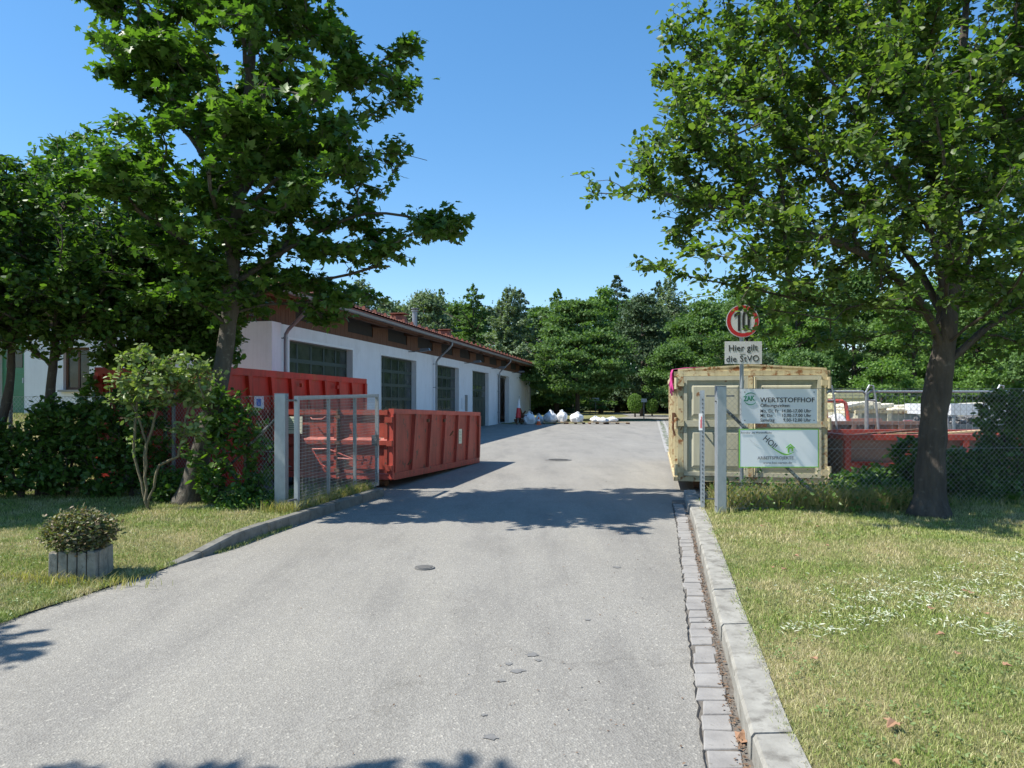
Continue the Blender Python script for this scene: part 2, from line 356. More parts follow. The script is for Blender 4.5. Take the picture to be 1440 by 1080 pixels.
class Skel:
    """branch skeleton: nodes with parents; tips get joined by curved twigs to the nearest older node"""
    def __init__(s, rng, cap=60000):
        s.rng = rng; s.P = np.zeros((cap, 3)); s.par = np.full(cap, -1); s.n = 0; s.cost = np.zeros(cap); s.tips = []
    def node(s, p, par):
        s.P[s.n] = p; s.par[s.n] = par
        if par >= 0: s.cost[s.n] = s.cost[par]+np.linalg.norm(s.P[par]-s.P[s.n])
        s.n += 1; return s.n-1
    def path(s, pts, par=-1, step=.2, jit=.0):
        pts = [np.array(p, float) for p in pts]; ids = []
        if par >= 0: pts = [s.P[par].copy()]+pts
        else: par = s.node(pts[0], -1); ids.append(par)
        # catmull-rom
        for i in range(len(pts)-1):
            p0 = pts[max(i-1, 0)]; p1 = pts[i]; p2 = pts[i+1]; p3 = pts[min(i+2, len(pts)-1)]
            k = max(1, int(np.linalg.norm(p2-p1)/step))
            for j in range(1, k+1):
                t = j/k
                q = .5*((2*p1)+(-p0+p2)*t+(2*p0-5*p1+4*p2-p3)*t*t+(-p0+3*p1-3*p2+p3)*t**3)
                if jit: q = q+s.rng.normal(0, jit, 3)
                par = s.node(q, par); ids.append(par)
        return ids
    def join(s, tip, w=.35, lift=.15, step=.22, start=0):
        P = s.P[start:s.n]; d = np.linalg.norm(P-tip, axis=1)+w*s.cost[start:s.n]*.5
        up = P[:,2]-tip[2]; d = d+np.maximum(up, 0)*.5
        i = int(np.argmin(d))+start; a = s.P[i].copy(); L = np.linalg.norm(tip-a)
        if s.par[i] >= 0: dirp = unit(s.P[i]-s.P[s.par[i]])
        else: dirp = np.array((0, 0, 1.))
        k = max(2, int(L/step)); par = i
        c = a+dirp*L*.35+np.array((0, 0, lift*L)); 
        for j in range(1, k+1):
            t = j/k; q = (1-t)**2*a+2*t*(1-t)*c+t*t*tip
            if j < k: q = q+s.rng.normal(0, .05*L/k, 3)
            par = s.node(q, par)
        s.tips.append(par)
    def radii(s, r0=.004, p=.42, rmax=None):
        cnt = np.zeros(s.n)
        for t in s.tips: cnt[t] += 1
        for i in range(s.n-1, 0, -1):
            q = s.par[i]
            if q >= 0: cnt[q] += cnt[i]
        r = r0*np.maximum(cnt, 1)**p
        if rmax: r = np.minimum(r, rmax)
        s.r = r; return r
    def mesh(s, name, mat, parent, trunk_r=None, sides=6, rmin=0):
        """every segment as a little frustum; trunk_r overrides radius for given node ids"""
        r = s.r.copy()
        if trunk_r:
            for i, v in trunk_r.items(): r[i] = v
        ch = np.array([i for i in range(s.n) if s.par[i] >= 0 and r[i] >= rmin]); pa = s.par[ch]
        A = s.P[pa]; B = s.P[ch]; D = unit(B-A)
        # parent direction for continuity
        gp = s.par[pa]; DA = np.where(gp[:,None] >= 0, unit(A-s.P[np.maximum(gp, 0)]), D)
        ra = np.minimum(r[pa], r[ch]*1.35); rb = r[ch]
        def ring(cn, d, rad):
            ref = np.where(np.abs(d[:,2:3]) > .9, np.array([[1., 0, 0]]), np.array([[0, 0, 1.]]))
            x = unit(np.cross(ref, d)); y = np.cross(d, x)
            a = np.arange(sides)*2*np.pi/sides
            return cn[:,None,:]+rad[:,None,None]*(np.cos(a)[None,:,None]*x[:,None,:]+np.sin(a)[None,:,None]*y[:,None,:])
        same = (np.abs(D[:,2]) > .9) == (np.abs(DA[:,2]) > .9)
        DA2 = np.where(same[:,None], unit(D+DA), D); dB = D
        RA = ring(A, DA2, ra); RB = ring(B, dB, rb)
        V = np.concatenate([RA, RB], axis=1).reshape(-1, 3); n = len(ch)
        fl = []
        for k in range(sides): fl += [k, (k+1) % sides, sides+(k+1) % sides, sides+k]
        F = (np.arange(n)[:,None]*2*sides+np.array(fl)[None,:]).ravel()
        return poly_mesh(name, V, np.full(n*sides, 4), F, mat, parent, True)
def in_ellipsoids(rng, E, n, shell=.45):
    """E rows cx,cy,cz,rx,ry,rz,w"""
    E = np.array(E, float); w = E[:,6]*E[:,3]*E[:,4]*E[:,5]; w = w/w.sum()
    k = rng.choice(len(E), n, p=w); d = unit(rng.normal(size=(n, 3))); r = rng.random(n)**(1/3)
    r = shell+(1-shell)*r
    return E[k,:3]+d*r[:,None]*E[k,3:6]
def twig_leaves(sk, rng, per, size, tv, tf, name, mat, parent, back=3, spread=.06, droop=.25, up=.7, keep=None, sizevar=.25):
    """leaves alternate along the last nodes of every twig"""
    P = []; D = []; N = []
    tips = np.array(sk.tips)
    cur = tips.copy(); seg = []
    for b in range(back):
        par = sk.par[cur]; ok = par >= 0
        seg.append((sk.P[par[ok]], sk.P[cur[ok]])); cur = np.where(ok, par, cur)
    A = np.concatenate([q[0] for q in seg]); B = np.concatenate([q[1] for q in seg])
    m = per*len(tips); i = rng.integers(0, len(A), m); t = rng.random(m)[:,None]
    base = A[i]*(1-t)+B[i]*t+rng.normal(0, spread, (m, 3))*np.array([1, 1, .6])
    ax = unit(B[i]-A[i]); side = rng.normal(size=(m, 3)); side[:,2] *= .5
    D = unit(ax*.5+unit(side)*.9+np.array([0, 0, -droop]))
    N = unit(np.array([0, 0, 1.])*up+rng.normal(size=(m, 3))*.45)
    S = size*(1+rng.normal(0, sizevar, m).clip(-.5, .6))
    if keep is not None:
        k = keep(base); base = base[k]; D = D[k]; N = N[k]; S = S[k]
    V, cnt, F = leaves(base, D, N, S, tv, tf)
    return poly_mesh(name, V, cnt, F, mat, parent)
# ------------------------------------------------------------------ ground, road, kerbs
def sm(t): t = min(max(t, 0), 1); return t*t*(3-2*t)
LE = [(-12,-14),(-3,-8.6),(0,-6.6),(2,-5.2),(3.5,-4.35),(5.11,-3.68),(5.61,-3.56),(6.79,-3.28),(7.62,-3.05),(8.74,-2.86),(10.3,-2.5),(11.9,-2.12)]
def interp(T, y):
    if y <= T[0][0]: return T[0][1]
    for (a, p), (b, q) in zip(T, T[1:]):
        if y <= b: return p+(q-p)*(y-a)/(b-a)
    return T[-1][1]
xl = lambda y: interp(LE, y)
RE = [(-12,-1.4),(3.10,1.05),(3.57,1.145),(4.82,1.405),(8.89,2.27),(11.9,2.86)]
xr = lambda y: interp(RE, y)                      # road-side face of the right kerb
def bank(x, y): return 1.12*sm((-x-7.6)/3.2)*sm((y-12.2)/6.5)
def zl(x, y):
    d = xl(y)-x
    return bank(x, y)+(.012+.075*sm(d/1.2))*(1-sm((y-7)/1.2))+.115*sm((y-7)/1.2)+.03*math.sin(x*1.3)*math.sin(y*.9)*sm(d/1.5)
def zr(x, y):
    d = x-xr(y)-.2; return .115+.035*sm(d/2)*math.sin(x*1.7+y)+.02*sm(d)
mb = MB()
gx = [-500,-200,-90,-50,-35,-25,-18,-14,-12,-11,-10,-9,-8,-7.5,-7,-5,0,10,30,60,120,300,600]
gy = [-80,-30,-10,0,8,12,13,14,15,16,17,18,19,20,24,30,45,60,90,150,300,700]
for y in gy:
    for x in gx: mb.v.append((x, y, bank(x, y)-.05+(.0 if y < 12 else .02)))
n = len(gx)
for j in range(len(gy)-1):
    for i in range(n-1): mb.f.append((j*n+i, j*n+i+1, (j+1)*n+i+1, (j+1)*n+i))
tag(mb.build('ground', 'soil', smooth=True), kind='structure')
# asphalt: the drive between its kerbs and the yard beyond, one sheet
mb = MB(); P = [(-14,-12),(-1,-12),(3.4,-12),(3.4,10),(4,11.3),(40,11.3),(40,60),(13.5,58),(8.5,54),(4.5,49.5),(-9,47),(-7.9,36),(-7.9,11.5),(-14,11.5)]
mb.add([(x, y, 0) for x, y in P], [tuple(range(len(P)))])
tag(mb.build('road', 'asphalt'), kind='structure')
def lawn(ys, edge, outer, zf, k):
    mb = MB(); m = 40
    for y in ys:
        a = edge(y)
        for i in range(m+1):
            x = a+(outer-a)*(i/m)**2.2; mb.v.append((x, y, zf(x, y)))
    for j in range(len(ys)-1):
        for i in range(m):
            q = j*(m+1)+i; mb.f.append((q, q+1, q+m+2, q+m+1))
    o = mb.build('lawn', 'soil', smooth=True); tag(o, kind='structure')
def le2(y): return xl(y)-(.10 if y > 6.9 else 0) if y <= 11.75 else (-2.4-(y-11.75)*22 if y < 12 else -7.9)
lawn([-12,-8,-4,0,2,3,4]+[4.5+.25*i for i in range(29)]+[11.75,11.85,12,12.5,13,14,15,16,17,18,19,20,24,30], le2, -60, zl, 1)
def re2(y): return xr(y)+.17 if y <= 10.9 else xr(10.9)+.17+(y-10.9)*30
lawn([-12,-6,0,1.5]+[2+.3*i for i in range(30)]+[10.9,11.0,11.15,11.3], re2, 60, lambda x, y: zr(x, y)*(1 if y < 10.9 else max(0.02, 1-(y-10.9)*2)), 2)
# far lane beyond the yard
mb = MB(); P = [(6,61.5),(14,60),(24,58.6),(60,57),(60,64),(30,66),(18.5,72),(15.5,80),(13,96),(8,99),(8,95),(11.5,90),(12.5,80),(12,72),(10,66)]
mb.add([(x, y, .01) for x, y in P], [tuple(range(len(P)))]); tag(mb.build('far_lane', 'asphalt'), kind='structure')
# kerbs, stone by stone
def kerb(ys, face, w, hf, sgn, name, mat):
    mb = MB()
    rnd = random.Random(3)
    for a, b in zip(ys, ys[1:]):
        k = 4; g = .006; dz = rnd.uniform(-.004, .004); dx = rnd.uniform(-.006, .006)
        rows = []
        for i in range(k+1):
            y = a+g+(b-a-2*g)*i/k; x = face(y)+dx; h = hf(y)+dz; ww = w+.0*y
            c = .018
            rows.append([(x, y, -.06), (x+sgn*.004, y, max(h-c, -.02)), (x+sgn*c, y, h), (x+sgn*(ww-.01), y, h+.004), (x+sgn*ww, y, h-.02), (x+sgn*ww, y, -.06)])
        base = len(mb.v)
        for r in rows: mb.v += r
        for i in range(k):
            for j in range(5):
                q = base+i*6+j; mb.f.append((q, q+1, q+7, q+6))
        mb.f.append(tuple(base+j for j in range(6))); mb.f.append(tuple(base+k*6+j for j in range(6)))
    return tag(mb.build(name, mat), kind='structure')
kerb([1.2,2.2,3.15,3.85,4.7,5.55,6.4,7.3,8.2,9.1,10,10.9,11.7], xr, .20, lambda y: .125, 1, 'kerb', 'kerb')
kerb([6.8,7.25,7.75,8.5,9.35,10.2,11.05,11.85], xl, .12, lambda y: .014+.125*sm((y-6.8)/1.1), -1, 'kerb', 'concrete_l')
# gutter: bedding strip plus a row of worn setts along the right kerb
mb = MB(); ys = [1.0+.4*i for i in range(27)]
for y in ys: mb.v += [(xr(y)-.205+.01*math.sin(y*9), y, .004), (xr(y)+.02, y, .005)]
for i in range(len(ys)-1): mb.f.append((2*i, 2*i+1, 2*i+3, 2*i+2))
tag(mb.build('gutter_bed', 'bedding'), kind='structure')
mb = MB(); rnd = random.Random(8); y = 1.1
while y < 10.9:
    L = rnd.uniform(.13, .21); g = rnd.uniform(.006, .016); x1 = xr(y)-.035-rnd.uniform(0, .012); x0 = x1-rnd.uniform(.145, .165)
    j = [rnd.uniform(-.013, .013) for _ in range(8)]; s = .212; z = .012+rnd.uniform(-.003, .005)
    p = [(x0+j[0], y+j[1]), (x1+j[2], y+j[3]), (x1+j[4]+L*s, y+L-g+j[5]), (x0+j[6]+L*s, y+L-g+j[7])]
    cx = sum(q[0] for q in p)/4; cy = sum(q[1] for q in p)/4
    mb.hexa([(a, b, -.02) for a, b in p]+[(cx+(a-cx)*.93, cy+(b-cy)*.93, z+rnd.uniform(-.002, .002)) for a, b in p]); y += L
tag(mb.build('gutter_setts', 'sett', bevel=.006), kind='structure')
# crack between asphalt and gutter, and the mossy drainage joint in the yard
mb = MB(); y = 1.0; pts = []
while y < 11: pts.append((xr(y)-.206+rnd.uniform(-.010, .010), y)); y += .06
for (a, b), (c, d) in zip(pts, pts[1:]):
    w = rnd.uniform(.002, .007); mb.add([(a-w, b, .008), (a+w, b, .008), (c+w, d, .008), (c-w, d, .008)], [(0,1,2,3)])
tag(mb.build('edge_crack', 'dark_in', fix=False), kind='structure')
mb = MB(); mb.add([(4.75,22,.004),(5.15,22,.004),(12.2,57,.004),(11.6,57,.004)], [(0,1,2,3)]); tag(mb.build('gutter_strip', 'concrete'), kind='structure')
mb = MB(); rnd = random.Random(2)
for i in range(260):
    t = rnd.random(); y = 22.1+34*t; x = 4.92+(y-22)*.2+rnd.uniform(-.1, .1); r = rnd.uniform(.03, .09)
    mb.add([(x+r*math.cos(a)*rnd.uniform(.6, 1.2), y+2*r*math.sin(a)*rnd.uniform(.6, 1.2), .008+i*.00001) for a in [k*1.047 for k in range(6)]], [tuple(range(6))])
tag(mb.build('moss', 'moss', fix=False), kind='stuff')
mb = MB()                                   # tar blots
for px, py, r in ((748,921,.055),(716,934,.03),(728,944,.05),(757,929,.025),(690,1037,.045),(681,1006,.02),(704,958,.03),(868,798,.05),(826,872,.03)):
    x, y, z = G(px, py); k = 9; rr = random.Random(px); k = 15
    mb.add([(x+r*math.cos(a*6.283/k)*rr.uniform(.45, 1.15), y+r*.8*math.sin(a*6.283/k)*rr.uniform(.45, 1.15), .004) for a in range(k)], [tuple(range(k))])
M['tar'] = simple('old_tar', (.13, .128, .124), (.19, .186, .178), 25, .85)
tag(mb.build('tar_blots', 'tar', fix=False), kind='structure')
# manhole covers
def manhole(px, py, r, label):
    x, y, z = G(px, py); e = empty('manhole_cover', (x, y, 0), .3, label, 'manhole cover')
    a = MB(); n = 32
    for q in range(n):
        t0 = 2*math.pi*q/n; t1 = 2*math.pi*(q+1)/n; c0, s0, c1, s1 = math.cos(t0), math.sin(t0), math.cos(t1), math.sin(t1)
        a.add([(r*.86*c0, r*.86*s0, .012), (r*c0, r*s0, .012), (r*c1, r*s1, .012), (r*.86*c1, r*.86*s1, .012), (r*c0, r*s0, 0), (r*c1, r*s1, 0)], [(0,1,2,3),(1,4,5,2)])
    a.build('ring', 'cover', e)
    b = MB(); b.disc((0, 0, .010), r*.84, .008, 32, 'z')
    for i in range(-3, 4):
        w = math.sqrt(max(0, 1-(i/4)**2))*r*.72; b.box(-w, w, i*r*.2-.012, i*r*.2+.012, .0105, .016)
    b.build('lid', 'cover', e)
manhole(785, 647, .36, 'round manhole cover in the middle of the yard asphalt')
manhole(597, 799, .095, 'small round valve cover in the left part of the drive')

# ------------------------------------------------------------------ workshop building
TH = math.atan2(.982, .1886)
bl = empty('workshop_building', (-6.51, 19.0, 0), TH, 'long white workshop with green garage doors and red tiled roof', 'building')
doors = [(1.12,5.5),(8.15,12.3),(15.4,19.4),(22.4,26.6),(29.5,33.4)]; ZT = 3.32; ZW = 3.72; LB = 42.6
w = MB(); T = .32; x = 0
for a, b in doors:
    w.box(x, a, 0, T, -.1, ZT); x = b
w.box(x, 40.5, 0, T, -.1, ZT); w.box(40.95, LB, 0, T, -.1, ZT); w.box(40.5, 40.95, 0, T, -.1, 1.6); w.box(40.5, 40.95, 0, T, 2.6, ZT)
w.box(0, LB, 0, T, ZT, ZW)
# end wall with its openings (t 4.1-4.55 and 5.5-6.35 windows, 7.65-8.45 door)
y = T
for a, b, z0, z1 in ((2.9,3.75,1.9,3.1),(5.5,6.35,1.9,3.1),(7.65,8.5,1.15,3.2)):
    w.box(0, T, y, a, -.1, ZW); w.box(0, T, a, b, -.1, z0); w.box(0, T, a, b, z1, ZW); y = b
w.box(0, T, y, 13, -.1, ZW)
w.box(LB-T, LB, T, 13, -.1, ZW); w.box(T, LB-T, 13-T, 13, -.1, ZW)
w.box(.0, .5, -.10, -.001, -.1, ZW)           # corner pier
w.build('wall', 'white_wall', bl)
f = MB(); f.box(T, LB-T, T, 13-T, -.05, .03); f.build('floor', 'concrete', bl)
for i, (a, b) in enumerate(doors):
    if i == 4:                                # open bay: the leaf stands folded inside
        d = MB(); d.box(a+.002, a+.08, T+.02, T+1.9, .03, ZT-.1); d.box(a+.09, a+.15, T+.02, T+1.9, .03, ZT-.1)
        d = d.build('garage_door', 'green_frame', bl); fr = MB(); fr.box(a, b, T-.1, T-.02, ZT-.14, ZT-.003); fr.build('lintel_track', 'steel_dark', bl)
        dk = MB(); dk.box(a-2, b+3, 6, 6.1, 0, 3.6); dk.box(a-2, a-1.9, T+.01, 6, 0, 3.6); dk.build('bay_shade_panel', 'dark_in', bl)  # near-black panels added to stand in for shade deep in the bay
        continue
    y0 = .24; rows = 6; cols = 5
    fr = MB(); hh = (ZT-.0)/rows
    for r in range(rows+1): fr.box(a, b, y0-.03, y0+.03, max(0, r*hh-.06), min(ZT-.002, r*hh+.06))
    for c in range(cols+1):
        xx = a+(b-a)*c/cols; fr.box(max(a, xx-.045), min(b, xx+.045), y0-.026, y0+.026, .061, ZT-.061)
    g = fr.build('garage_door', 'green_frame' , bl)
    p = MB()
    for r in range(rows):
        for c in range(cols):
            x0 = a+(b-a)*c/cols+.046; x1 = a+(b-a)*(c+1)/cols-.046
            p.box(x0, x1, y0-.012, y0+.012, r*hh+.061, (r+1)*hh-.061)
    p.build('pane', 'green_frame' if i == 3 else 'glass', g)
    if i == 3:
        p = MB()
        for c in range(cols): p.box(a+(b-a)*c/cols+.1, a+(b-a)*(c+1)/cols-.1, y0-.018, y0-.0125, 1.8, 2.5)
        p.build('window', 'glass', g)
# window trims (white reveals slightly proud)
for i, (a, b) in enumerate(doors):
    t = MB(); t.box(a-.07, a-.003, -.012, -.001, 0, ZT+.07); t.box(b+.003, b+.07, -.012, -.001, 0, ZT+.07); t.box(a-.003, b+.003, -.012, -.001, ZT+.003, ZT+.07); t.build('door_surround', 'white', bl)
# end-wall windows, door
for a, b in ((2.9,3.75),(5.5,6.35)):
    fr = MB(); fr.box(.1, .16, a, b, 1.9, 1.97); fr.box(.1, .16, a, b, 3.03, 3.1); fr.box(.1, .16, a, a+.07, 1.97, 3.03); fr.box(.1, .16, b-.07, b, 1.97, 3.03); fr.box(.1, .16, (a+b)/2-.03, (a+b)/2+.03, 1.97, 3.03)
    fo = fr.build('window', 'wood_dark', bl); g = MB(); g.box(.12, .13, a+.07, b-.07, 1.97, 3.03); g.build('pane', 'glass', fo)
    s = MB(); s.box(-.12, .1, a-.08, b+.08, 1.84, 1.898); s.build('window_sill', 'concrete', fo)
d = MB(); d.box(.1, .16, 7.65, 8.5, 1.15, 3.2)
for k in range(14): d.box(.085, .0995, 7.72, 8.43, 1.25+k*.085, 1.25+k*.085+.05)
d = d.build('side_door', 'green_bright', bl); g = MB(); g.box(.085, .098, 7.8, 8.35, 2.55, 3.05); g.build('pane', 'glass', d); h = MB(); h.box(.04, .084, 7.72, 7.76, 2.1, 2.25); h.build('handle', 'steel', d)
g = MB(); g.box(40.5, 40.95, .1, .14, 1.6, 2.6); g.build('window', 'glass', bl)
# timber zone above the wall
SL = math.tan(R(18)); zr_ = lambda t: 4.52+SL*(t+.85) if t <= 6.5 else 4.52+SL*(13.85-t)
c = MB(); k = 0; x = 0
rnd = random.Random(5)
dark = [(1.5,3.6),(5.2,7.4),(9.0,11.2),(12.6,14.8),(16.2,18.4),(19.8,22.0),(23.4,25.6),(27,29.2),(30.6,32.8),(34.2,36.4),(37.8,40)]
while x < LB:
    x2 = min(x+.14, LB); mid = (x+x2)/2; o = rnd.uniform(0, .006)
    if any(a < mid < b for a, b in dark): c.box(x+.004, x2-.004, .03-o, .06, ZW-.02, 3.93)
    else: c.box(x+.004, x2-.004, .03-o, .06, ZW-.02, zr_(0)-.15)
    x = x2
c.build('board_cladding', 'wood', bl)
c = MB(); c.box(0, LB, .07, .2, ZW+.001, zr_(0.0)-.16); c.build('loft_shade_backing', 'dark_in', bl)  # near-black sheet paints the shade of the recesses between the boards
c = MB(); y = 0.0                              # gable boards on the near end
while y < 13:
    y2 = min(y+.16, 13); m = (y+y2)/2; c.box(.02, .06, y+.004, y2-.004, ZW-.02, zr_(m)-.16); c.box(LB-.06, LB-.02, y+.004, y2-.004, ZW-.02, zr_(m)-.16); y = y2
c.build('gable_cladding', 'wood_dark', bl)
for a, b in dark:                              # recessed openings between the boards
    pass
x = 0.2
while x < LB+.5:                               # projecting roof beams
    b = MB(); b.hexa([(x-.07,-.80,4.22),(x+.07,-.80,4.22),(x+.07,.06,4.30),(x-.07,.06,4.30),(x-.07,-.80,4.37),(x+.07,-.80,4.37),(x+.07,.06,4.64),(x-.07,.06,4.64)])
    b.build('roof_beam', 'wood_dark', bl); x += 3.6
b = MB(); b.box(-1.2, LB+1, -.60, -.46, 4.28, 4.40); b.build('eaves_purlin', 'wood', bl)
b = MB()
for t in (-.84, 13.7): b.box(-1.2, LB+1, t, t+.035, 4.28 if t < 0 else 4.3, 4.385 if t < 0 else 4.4)
for s in (-1.24, LB+1.0):
    b.hexa([(s,-.85,4.26),(s+.04,-.85,4.26),(s+.04,6.5,6.68-.04),(s,6.5,6.68-.04),(s,-.85,4.5),(s+.04,-.85,4.5),(s+.04,6.5,6.87),(s,6.5,6.87)])
    b.hexa([(s,6.5,6.64),(s+.04,6.5,6.64),(s+.04,13.85,4.26),(s,13.85,4.26),(s,6.5,6.87),(s+.04,6.5,6.87),(s+.04,13.85,4.5),(s,13.85,4.5)])
b.build('verge_board', 'wood', bl)
# tiles: wavy courses
rf = MB(); nx = 110; s0, s1 = -1.25, LB+1.05
def roofside(t0, t1):
    n = 20; prev = []
    for j in range(n+1):
        t = t0+(t1-t0)*j/n
        for dz in ((0.0, .035) if 0 < j < n else (.035,)): prev.append((t, zr_(t)+dz*(1) - (.035 if dz == 0 else 0)))
    return prev
cols = 320
for t0, t1 in ((-.85, 6.5), (13.85, 6.5)):
    ln = []
    n = 22
    for j in range(n):
        a = t0+(t1-t0)*j/n; b_ = t0+(t1-t0)*(j+1)/n
        ln += [(a, zr_(a)+.03), (b_, zr_(b_))]
    base = len(rf.v)
    for i in range(cols+1):
        s = s0+(s1-s0)*i/cols; h = .028*(abs((i % 2)-.5)*2*0+ (1 if i % 2 else 0))
        for t, z in ln: rf.v.append((s, t, z+h))
    m = len(ln)
    for i in range(cols):
        for j in range(m-1): q = base+i*m+j; rf.f.append((q, q+1, q+m+1, q+m))
for t0, t1 in ((-.85, 6.5), (13.85, 6.5)):      # deck below
    rf.hexa([(s0+.02,t0,zr_(t0)-.12),(s1-.02,t0,zr_(t0)-.12),(s1-.02,t1,zr_(t1)-.12),(s0+.02,t1,zr_(t1)-.12),(s0+.02,t0,zr_(t0)-.02),(s1-.02,t0,zr_(t0)-.02),(s1-.02,t1,zr_(t1)-.02),(s0+.02,t1,zr_(t1)-.02)])
for i in range(110):
    s = s0+.2+i*.4
    if s < s1-.3: rf.tube([(s, 6.5, zr_(6.5)+.03), (s+.41, 6.5, zr_(6.5)+.045)], .12, 8)
roof = rf.build('roof', 'tile', bl)
for i in range(44):
    s = -.6+i*1.0
    g = MB(); g.hexa([(s-.05,-.55,zr_(-.55)),(s+.05,-.55,zr_(-.55)),(s+.05,-.35,zr_(-.35)),(s-.05,-.35,zr_(-.35)),(s-.04,-.5,zr_(-.5)+.17),(s+.04,-.5,zr_(-.5)+.17),(s+.04,-.44,zr_(-.44)+.17),(s-.04,-.44,zr_(-.44)+.17)]); g.build('snow_guard', 'tile', roof)
for s in (4.6, 13.5, 21.0):                     # hooded tile vents
    g = MB(); t = 1.2; z = zr_(t)
    g.hexa([(s-.3,t-.35,z-.15),(s+.3,t-.35,z-.15),(s+.3,t+.4,z+.1),(s-.3,t+.4,z+.1),(s-.22,t-.25,z+.27),(s+.22,t-.25,z+.27),(s+.22,t+.3,z+.34),(s-.22,t+.3,z+.34)])
    g.bar((s-.34, t, z+.36), (s+.34, t, z+.36), .7, .04); g.build('roof_vent', 'tile', roof)
g = MB(); s, t = 27.5, 5.2; z = zr_(t)
g.tube([(s,t,z-.1),(s,t,z+1.0)], .17, 14); g.tube([(s,t,z+1.0),(s,t,z+1.06)], .24, 14); g.tube([(s,t,z+1.16),(s,t,z+1.2)], .24, 14)
for a in range(4): g.bar((s+.15*math.cos(a*1.57),t+.15*math.sin(a*1.57),z+1.05),(s+.15*math.cos(a*1.57),t+.15*math.sin(a*1.57),z+1.17),.03)
g.build('metal_flue', 'zinc', roof)
g = MB(); n = 8; prof = [(-.945-.07*math.cos(math.pi*k/n), 4.40-.085*math.sin(math.pi*k/n)) for k in range(n+1)]
vv = []
for s in (-1.3, LB+1.1):
    for t, z in prof: vv.append((s, t, z))
    for t, z in reversed(prof): vv.append((s, -.945+(t+.945)*.9, z+.006*(1 if z < 4.399 else 0)))
m = len(prof)*2; g.add(vv, [(k, (k+1) % m, m+(k+1) % m, m+k) for k in range(m)]); g.build('eaves_gutter', 'zinc', bl)
for s in (.62, 14.8, 29.2, 41.8):
    g = MB(); g.tube([(s,-.93,4.34),(s,-.92,4.2),(s,-.80,4.06),(s,-.25,3.55),(s,-.17,3.42),(s,-.16,3.2),(s,-.16,.12),(s,-.22,.03)], .05, 10)
    for z in (.8, 2.2, 3.3): g.tube([(s,-.16,z),(s,-.16,z+.04)], .062, 10); g.box(s-.01, s+.01, -.11, .0, z, z+.03)
    g.build('downpipe', 'zinc', bl)
for s in (11.3, 20.6, 27.5, 34.5):
    g = MB(); g.tube([(s,.02,3.66),(s,-.25,3.66),(s,-.55,3.72)], .022, 8); g.hexa([(s-.1,-.95,3.70),(s+.1,-.95,3.70),(s+.08,-.5,3.64),(s-.08,-.5,3.64),(s-.07,-.9,3.80),(s+.07,-.9,3.80),(s+.06,-.52,3.78),(s-.06,-.52,3.78)])
    g.build('wall_lamp', 'zinc', bl)
g = MB(); g.box(19.9, 20.35, -.03, -.002, 1.15, 1.75); g.build('wall_cabinet', 'board_grey', bl)
g = MB(); g.box(20.7, 21.2, -.03, -.002, 1.0, 1.9); g.build('notice_board', 'zinc', bl)
g = MB(); g.box(36.5, 36.62, -.06, -.002, .9, 1.05); g.box(36.5, 36.58, -.04, -.002, 3.3, 3.36); g.build('switch_box', 'zinc', bl)

# ------------------------------------------------------------------ roll-off containers
def place(e, p, q):
    """container axis: local y runs from p (near end) to q"""
    return math.atan2(-(q[0]-p[0]), q[1]-p[1])
def open_container(name, near_right, far_right, wd, H, z0, paint, rail, nribs, slant, label, sticker_side=None, sticker_end=None, tilt=0, toprail=.09):
    L = math.dist(near_right, far_right); rz = place(None, near_right, far_right)
    e = empty(name, (near_right[0], near_right[1], z0), rz, label, 'container'); e.rotation_euler = (tilt, 0, rz)
    b = MB()                                   # local: x from -wd (left) to 0 (right), y 0..L
    b.box(-wd, -.0, .06, L, 0, .05)
    for s in (0, 1):
        x0, x1 = (-.055, -.02) if s == 0 else (-wd+.02, -wd+.055)
        b.box(x0, x1, .06, L-.02, .05, H-toprail+.002)
    b.box(-wd+.055, -.055, L-.05, L-.012, .05, H-.05)
    b.build('body', paint, e)
    r = MB()
    for x0, x1 in ((-.085, .015), (-wd-.015, -wd+.085)): r.box(x0, x1, -.01, L+.01, H-toprail, H)
    r.box(-wd+.086, -.086, L-.07, L+.01, H-toprail, H)
    r.build('top_rail', rail, e)
    r = MB()
    for x0, x1 in ((-.075, .01), (-wd-.01, -wd+.075)): r.box(x0, x1, .05, L, -.04, .09)
    r.build('bottom_rail', paint, e)
    for s in (0, 1):
        for k in range(nribs):
            y = .10+(L-.2)*k/(nribs-1); rb = MB(); wt, wb = .075, .05; dx = slant if 0 < k < nribs-1 else 0
            xa, xb = (-.02, .045) if s == 0 else (-wd-.045, -wd+.02)
            rb.hexa([(xa,y-wb-dx/2,.09),(xb-.012*(1-s),y-wb-dx/2,.09),(xb-.012*(1-s),y+wb-dx/2,.09),(xa,y+wb-dx/2,.09),
                     (xa,y-wt+dx/2,H-toprail),(xb,y-wt+dx/2,H-toprail),(xb,y+wt+dx/2,H-toprail),(xa,y+wt+dx/2,H-toprail)])
            rb.build('side_rib', paint, e)
    return e, L
